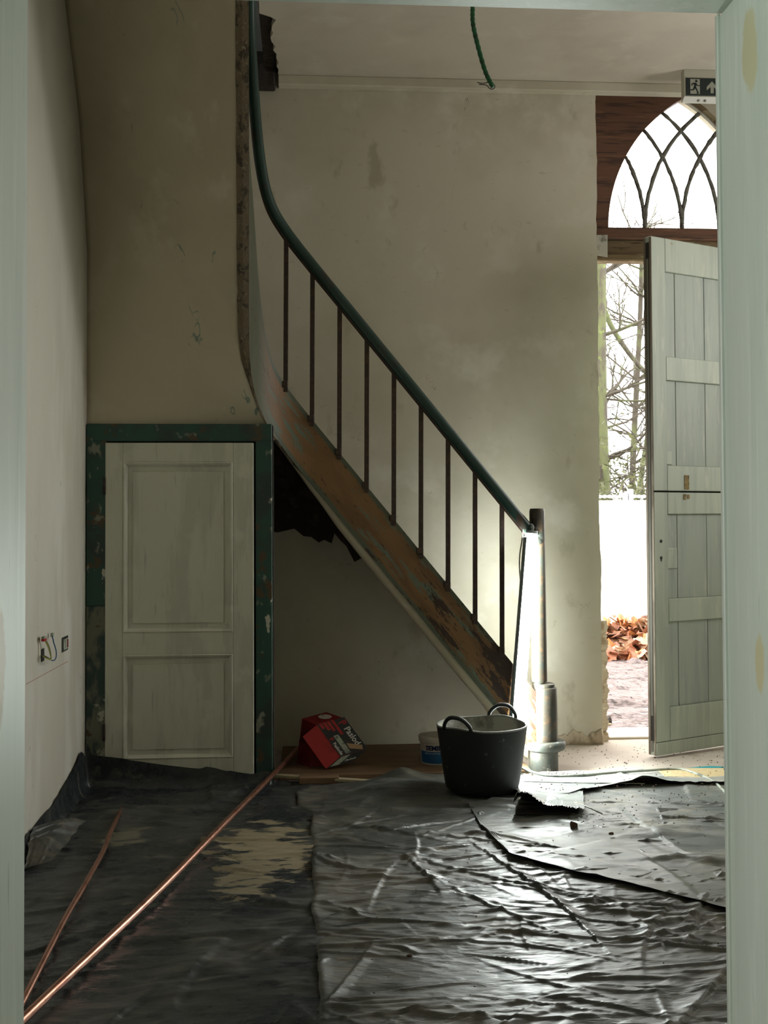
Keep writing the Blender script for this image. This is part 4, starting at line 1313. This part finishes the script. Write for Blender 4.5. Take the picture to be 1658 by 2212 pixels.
def cyl_text(name, body, size, ang, z, mat, bold=0., sx=1.):
    o = text(name, body, size, (0, 0, 0), (1, 0, 0), (0, 0, 1), mat, pail, 0, bold, sx)
    b = base_of(pail)
    xs2 = [v.co.x + b[0] for v in o.data.vertices]; mid = (min(xs2) + max(xs2)) / 2
    for v in o.data.vertices:
        x, zz2 = v.co.x + b[0] - mid, v.co.z + b[2]
        rr_ = .068 + (.0745 - .068) * (z + zz2) / .108 + .0018
        a = math.radians(ang) + x / rr_
        v.co = Vector((rr_ * math.cos(a), rr_ * math.sin(a), z + zz2))
    return o


cyl_text('lettering', 'SEMIN', .030, 257, .068, m_navy, .0012, 1.02)
cyl_text('lettering', 'BETON HAFTGRUND', .0105, 258, .050, m_white, .0002, .95)
for k in range(4): cyl_text('lettering', ('haftvermittler', 'spritzgrund', 'innen', '15 kg')[k] if False else '- ' * 9, .006, 256, .040 - k * .007, m_white)

# red and black nail carton, lid tipped forward
bx = empty('nail_carton', (.05, 5.15, .022), 'red and black printed nail carton with its lid tipped forward on the plywood', 'carton')
Zb = .022
def W3(x, y, z): return np.array([x, y, z])
# upright red body
S = ony(684, 1565, 5.09)                     # top-left corner of the black face
g2 = np.array([.126, .030, .026])            # along the top edge
g1 = np.array([.104, -.045, -.137])          # down the face
g3 = np.array([-.066, -.022, -.050])          # thickness of the tipped part
nf = np.cross(g1, g2); nf /= np.linalg.norm(nf)
if nf @ np.array([0, -1, 0]) < 0: nf = -nf
FLb, BLb = onz(668, 1657, Zb), onz(640, 1649, Zb)
BLt = ony(652, 1552, BLb[1] - .0)
g2f = np.array([g2[0], g2[1], 0])
S2 = S + nf * -.004
bm = bmesh.new()
vv = [bm.verts.new(q) for q in (FLb, FLb + g2f * .9, BLb + g2f * .9, BLb, S2 + W3(0, 0, -.002), S2 + g2 * .98 + W3(0, 0, -.002), BLt + g2 * .9, BLt)]
for f in ((0, 3, 2, 1), (4, 5, 6, 7), (0, 1, 5, 4), (1, 2, 6, 5), (2, 3, 7, 6), (3, 0, 4, 7)): bm.faces.new([vv[i] for i in f])
bmesh.ops.bevel(bm, geom=list(bm.edges), offset=.0012, segments=1, affect='EDGES')
from_bm('body', bm, m_dkred, bx)
for k in range(5):                           # pressed ribs on the side of the body
    q0 = BLb + (FLb - BLb) * (.2 + .14 * k) + W3(0, 0, .10); q1 = BLt + (S2 - BLt) * (.2 + .14 * k) + W3(0, 0, -.03)
    tube('side_rib', [q0 + W3(-.0008, -.0008, 0), q1 + W3(-.0008, -.0008, 0)], .0012, m_black_card, bx, 5)
bm = bmesh.new(); bm_obox(bm, S, g2, g1, g3, .0012)
from_bm('lid', bm, m_red, bx)
bn = np.cross(g2, g3); bn /= np.linalg.norm(bn)
if bn @ g1 < 0: bn = -bn
def onb(a, c): return S + g1 + g2 * a + g3 * c + bn * .0008
extrude_poly('end_panel', [onb(.03, .02), onb(.99, .02), onb(.99, .97), onb(.03, .97)], bn * .0004, m_black_card, bx)
extrude_poly('end_label', [onb(.10, .08) + bn * .0006, onb(.42, .08) + bn * .0006, onb(.42, .9) + bn * .0006, onb(.10, .9) + bn * .0006], bn * .0004, m_label_paper, bx)
text('lettering', 'Paslode', .022, onb(.50, .72) + bn * .0008, g2, -g3, m_white, bx, 0., .0004, .8)
def on(a, b, lift=.0009): return S + g2 * a + g1 * b + nf * lift
def quadp(name, a0, a1, b0, b1, mat, lift=.0009):
    return extrude_poly(name, [on(a0, b0, lift), on(a1, b0, lift), on(a1, b1, lift), on(a0, b1, lift)], nf * .0004, mat, bx)
quadp('print_panel', .0, 1, .0, 1, m_black_card, .0009)
for k, (a0, b1) in enumerate(((.06, .14), (.20, .22), (.34, .27), (.50, .42))):
    c = [on(a0, 0, .0014), on(a0 + .105, 0, .0014)] + [on(a0 + .0525 + .0525 * math.cos(t), b1 + .03 * math.sin(t), .0014) for t in np.linspace(0, math.pi, 7)]
    extrude_poly('print_finger', c, nf * .0004, m_red, bx)
e1 = g1 / np.linalg.norm(g1); e2 = g2 / np.linalg.norm(g2); e2 = e2 - e1 * (e1 @ e2); e2 /= np.linalg.norm(e2)
text('lettering', 'Paslode', .040, on(.72, .30, .0014), e1, e2, m_white, bx, 0., .0006, .92, .15)
text('lettering', 'P', .046, on(.70, .10, .0014), e1, e2, m_red, bx, 0., .002, .9, .15)
text('lettering', 'Paslode', .022, on(.05, .62, .0014), e1, e2, m_white, bx, 0., .0004, .95)
text('lettering', 'P', .027, on(.04, .48, .0014), e1, e2, m_red, bx, 0., .0012, .9)
quadp('barcode_label', .24, .42, .42, .97, m_label_paper, .0014)
extrude_poly('print_nailer', [on(.48, .70, .0016), on(.46, .86, .0016), on(.84, .98, .0016), on(.92, .86, .0016)], nf * .0004, m_kraft, bx)
# oval sticker on top
tn = np.cross(g2, BLt - S2); tn /= np.linalg.norm(tn)
if tn[2] < 0: tn = -tn
ct = S2 + g2 * .60 + (BLt - S2) * .55 + tn * .0005
extrude_poly('oval_sticker', [ct + g2 * .20 * math.cos(t) + (BLt - S2) * .30 * math.sin(t) for t in np.linspace(0, 2 * math.pi, 8, endpoint=False)], tn * .001, m_white_plastic, bx)

# fluorescent work lamp leaning on the newel
L0, L1 = np.array([ony(1108, 1668, 4.935)[0], 4.935, .035]), np.array([ony(1148, 1150, 4.955)[0], 4.955, ony(1148, 1150, 4.955)[2]])
ld = (L1 - L0) / np.linalg.norm(L1 - L0)
lamp = empty('work_lamp', L0, 'glowing fluorescent tube work lamp leaning against the newel post', 'lamp')
m_tube, nt, bs = new_mat('glowing_tube')
bs.inputs['Base Color'].default_value = (.9, .95, .95, 1)
bs.inputs['Emission Color'].default_value = (.93, 1.0, .96, 1)
bs.inputs['Emission Strength'].default_value = 150.0
tube('tube', [L0 + ld * t for t in np.linspace(.04, np.linalg.norm(L1 - L0) - .012, 6)], .029, m_tube, lamp, 20)
m_cap = M('milky_cap', (.30, .34, .33), .4)
tube('end_cap', [L0, L0 + ld * .04], .031, m_cap, lamp, 18)
tube('end_cap', [L1 - ld * .014, L1 + ld * .008], .027, m_cap, lamp, 18)
tube('hook', spline([L1 + ld * .006, L1 + ld * .022 + (.004, 0, 0), L1 + ld * .03 + (.0, .02, .004), L1 + ld * .02 + (-.004, .035, 0)], 6), .006, m_cap, lamp, 8)
bk = np.array([-.024, .018, 0])
m_back = M('grey_lamp_back', (.22, .27, .27), .5)
ref_dir = math.atan2(.37, -.93)
vs, fs = [], []
na = 15
for t in (.02, np.linalg.norm(L1 - L0) - .02):
    for rr_ in (.0335, .0365):
        for a in np.linspace(ref_dir - math.radians(66), ref_dir + math.radians(66), na):
            vs.append(L0 + ld * t + np.array([rr_ * math.cos(a), rr_ * math.sin(a), 0]))
for k in range(na - 1):
    fs += [(k, k + 1, 2 * na + k + 1, 2 * na + k), (na + k, 3 * na + k, 3 * na + k + 1, na + k + 1), (k, na + k, na + k + 1, k + 1), (2 * na + k, 2 * na + k + 1, 3 * na + k + 1, 3 * na + k)]
fs += [(0, 2 * na, 3 * na, na), (na - 1, 2 * na - 1, 4 * na - 1, 3 * na - 1)]
pyd('reflector', vs, fs, m_back, lamp)
cp = [ony(x, y, 4.985) for x, y in ((1130, 1130), (1128, 1160), (1122, 1200), (1122, 1235), (1127, 1290), (1122, 1330), (1112, 1400))]
tube('cable', spline(cp, 6), .0032, m_hose, lamp, 6)

# grey cable along the edge of the sheeting
cp = [onz(x, y, .028) for x, y in ((1120, 1655), (1150, 1668), (1195, 1677), (1260, 1674), (1330, 1668), (1400, 1664), (1440, 1661), (1475, 1662), (1500, 1670), (1530, 1682), (1555, 1700), (1575, 1722), (1600, 1745))]
o = tube('floor_cable', spline(cp, 6), .0058, m_hose, None, 8)
tag(o, 'thick dusty grey cable trailing along the edge of the foil strip', 'cable')
cp = [onz(x, y, .036) for x, y in ((1130, 1688), (1230, 1691), (1350, 1692), (1392, 1693))]
o = tube('string_line', spline(cp, 6), .0022, m_hose, None, 6)
tag(o, 'thin cord lying straight across the foil strip', 'cord')
cp = [onz(x, y, .046) for x, y in ((1248, 1735), (1275, 1746), (1300, 1758))]
o = tube('wood_splinter', cp, .0028, m_hose, None, 6)
tag(o, 'thin pale splinter pointing away from the torn flap', 'splinter')


def flat_piece(name, pix, z, th, mat, label, cat):
    return tag(extrude_poly(name, [onz(x, y, z) for x, y in pix], (0, 0, th), mat), label, cat)


flat_piece('teal_membrane', [(1105, 1655), (1142, 1657), (1158, 1676), (1100, 1679)], .001, .004, m_teal, 'scrap of teal membrane at the foot of the newel post', 'membrane')
flat_piece('teal_membrane', [(1455, 1664), (1530, 1656), (1600, 1659), (1600, 1672), (1440, 1674)], .001, .004, m_teal, 'strip of teal membrane on the floor below the entrance door', 'membrane')
flat_piece('chipboard_offcut', [(1422, 1668), (1600, 1668), (1600, 1690), (1436, 1686)], .006, .018, m_osb, 'pale chipboard offcut crossed by the thick grey cable', 'board')

# ================================================================== WALL AND CEILING FITTINGS
# exit sign under the ceiling
sx0, sy0 = 1.876, 5.345
SWD, SHT, SDP = .205, .158, .045
sg = empty('exit_sign', (sx0, sy0, ZC), 'dark emergency exit sign with running figure and arrow hanging under the ceiling', 'sign')
box('housing', (sx0, sx0 + SWD, sy0, sy0 + SDP, ZC - SHT + .018, ZC), m_sign_white, sg, .002)
vs = [(sx0 + .0, sy0 + .002, ZC - SHT + .018), (sx0 + SWD, sy0 + .002, ZC - SHT + .018), (sx0 + SWD, sy0 + SDP, ZC - SHT + .018), (sx0, sy0 + SDP, ZC - SHT + .018),
      (sx0 - .0, sy0 - .002, ZC - SHT + .019), (sx0 + SWD, sy0 - .002, ZC - SHT + .019), (sx0 + SWD - .010, sy0 + SDP - .01, ZC - SHT), (sx0 + .010, sy0 + SDP - .01, ZC - SHT)]
lens = extrude_poly('lens_bar', [(sx0, sy0 - .003, ZC - SHT + .020), (sx0, sy0 + SDP, ZC - SHT + .020), (sx0, sy0 + SDP, ZC - SHT + .004), (sx0, sy0 + SDP - .012, ZC - SHT)], (SWD, 0, 0), m_white, sg)
fx0, fx1, fz0, fz1 = sx0 + .008, sx0 + SWD - .008, ZC - SHT + .026, ZC - .044
box('sign_face', (fx0, fx1, sy0 - .003, sy0 + .001, fz0, fz1), m_sign_dark, sg, .001)
fh = fz1 - fz0
def sp(x, z): return np.array([fx0 + x * fh, sy0 - .0032, fz0 + z * fh])
# doorway rectangle and running figure
extrude_poly('pictogram', [sp(.25, .08), sp(.80, .08), sp(.80, .93), sp(.25, .93)], (0, -.0006, 0), m_sign_pict, sg)
fig = [
    [sp(.60 + .07 * math.cos(t), .81 + .07 * math.sin(t)) for t in np.linspace(0, 2 * math.pi, 14, endpoint=False)],
    [sp(.42, .71), sp(.57, .72), sp(.62, .66), sp(.57, .50), sp(.60, .42), sp(.44, .40), sp(.47, .56)],
    [sp(.42, .71), sp(.36, .70), sp(.29, .56), sp(.34, .54), sp(.40, .64), sp(.48, .66)],
    [sp(.58, .71), sp(.68, .58), sp(.80, .58), sp(.80, .53), sp(.65, .53), sp(.55, .62)],
    [sp(.46, .45), sp(.60, .44), sp(.73, .16), sp(.76, .13), sp(.62, .07), sp(.60, .12), sp(.65, .15), sp(.54, .38)],
    [sp(.44, .45), sp(.54, .44), sp(.46, .28), sp(.20, .28), sp(.18, .33), sp(.40, .35)],
]
for f in fig: extrude_poly('running_figure', [p + (0, -.0007, 0) for p in f], (0, -.0006, 0), m_sign_dark, sg)
ar = [(1.50, .82), (1.80, .50), (1.80, .30), (1.60, .50), (1.60, .14), (1.42, .14), (1.42, .50), (1.20, .30), (1.20, .50)]
extrude_poly('arrow', [sp(x, z) for x, z in ar], (0, -.0006, 0), m_sign_pict, sg)
for x in (.078, .112):
    tube('screw', [(sx0 + x, sy0 + .018, ZC - SHT + .011), (sx0 + x, sy0 + .014, ZC - SHT + .0055)], .006, m_screw, sg, 8)

# green conduit hanging from the ceiling
YG = 4.55
gp = [np.array([ony(1014, -80, YG)[0], YG, ZC + .0])] + [ony(x, y, YG) for x, y in ((1020, 10), (1021, 50), (1032, 100), (1048, 155), (1064, 188))]
gc = empty('green_conduit', gp[0], 'green corrugated conduit with loose wires hanging from the ceiling', 'conduit')
gpath = spline(gp, 12)
tube('conduit', gpath, .0095 + .0012 * np.sin(np.arange(len(gpath)) * 2.1), m_green_cable, gc, 10)
tube('wire', spline([ony(x, y, YG) for x, y in ((1060, 180), (1054, 178), (1042, 180), (1030, 178))], 5), .0018, m_black_wire, gc, 6)
tube('wire', spline([ony(x, y, YG) for x, y in ((1062, 184), (1068, 184), (1067, 191), (1058, 192), (1050, 184), (1034, 182))], 5), .0018, m_black_wire, gc, 6)

# flush box with loose wires on the side wall
def lw(x, y, off=.0): p = onx(x, y, XL + off); return p
jb = empty('wire_box', lw(91, 1415), 'dark wall box with loose blue and yellow wires on the side wall', 'electrical box')
def wall_quad(name, pix, th, mat, parent):
    return extrude_poly(name, [lw(x, y) for x, y in pix], (th, 0, 0), mat, parent)
wall_quad('box_opening', [(88.5, 1403), (94, 1400), (94, 1427), (88.5, 1430)], .003, m_black_wire, jb)
wall_quad('plaster_patch', [(82, 1378), (86, 1376), (86, 1428), (82, 1431)], .002, m_plaster, jb)
tube('wire', spline([lw(91, 1416, .004), lw(99, 1421, .03), lw(109, 1425, .035), lw(110, 1418, .03), lw(105, 1400, .025), lw(97, 1383, .02)], 6), .0022, m_yellow_wire, jb, 6)
tube('wire', spline([lw(91, 1415, .004), lw(100, 1419, .028), lw(109, 1423, .032), lw(110, 1415, .028), lw(106, 1398, .024), lw(98, 1382, .02)], 6), .0022, m_black_wire, jb, 6)
tube('wire', spline([lw(92, 1417, .004), lw(104, 1422, .028), lw(115, 1427, .03), lw(121, 1420, .028), lw(121, 1405, .022), lw(116, 1388, .018), lw(113, 1374, .016)], 6), .0022, m_blue_wire, jb, 6)
c = lw(95, 1381, .018); box('connector', (c[0] - .006, c[0] + .006, c[1] - .018, c[1] + .018, c[2] - .006, c[2] + .003), m_red, jb, .001)
box('connector', (c[0] - .006, c[0] + .006, c[1] - .018, c[1] + .018, c[2] + .003, c[2] + .010), m_label_paper, jb, .001)
c = lw(113, 1372, .014); box('connector', (c[0] - .005, c[0] + .005, c[1] - .008, c[1] + .008, c[2] - .006, c[2] + .008), m_label_paper, jb, .001)
so_ = empty('switch_box', lw(140, 1391), 'open switch box without cover on the side wall near the cupboard', 'switch')
wall_quad('back_plate', [(133, 1378), (146, 1372), (146, 1403), (133, 1410)], .002, m_black_wire, so_)
wall_quad('frame', [(135.5, 1382), (145, 1377.5), (145, 1400), (135.5, 1404.5)], .004, m_label_paper, so_)
wall_quad('terminal', [(139, 1383), (141.5, 1381.6), (141.5, 1398), (139, 1399.4)], .006, m_sign_white, so_)
wall_quad('terminal', [(142.6, 1381), (144.4, 1380), (144.4, 1397), (142.6, 1398)], .006, m_dkred, so_)
ll = [onx(x, y, XL) for x, y in ((56, 1479), (147, 1429))]
o = extrude_poly('laser_line', [ll[0], ll[1], ll[1] + (0, 0, .0025), ll[0] + (0, 0, .0025)], (.0006, 0, 0), M('laser_red', (.42, .25, .19), .9), wall_left)  # red laser light on the wall, painted as a thin strip
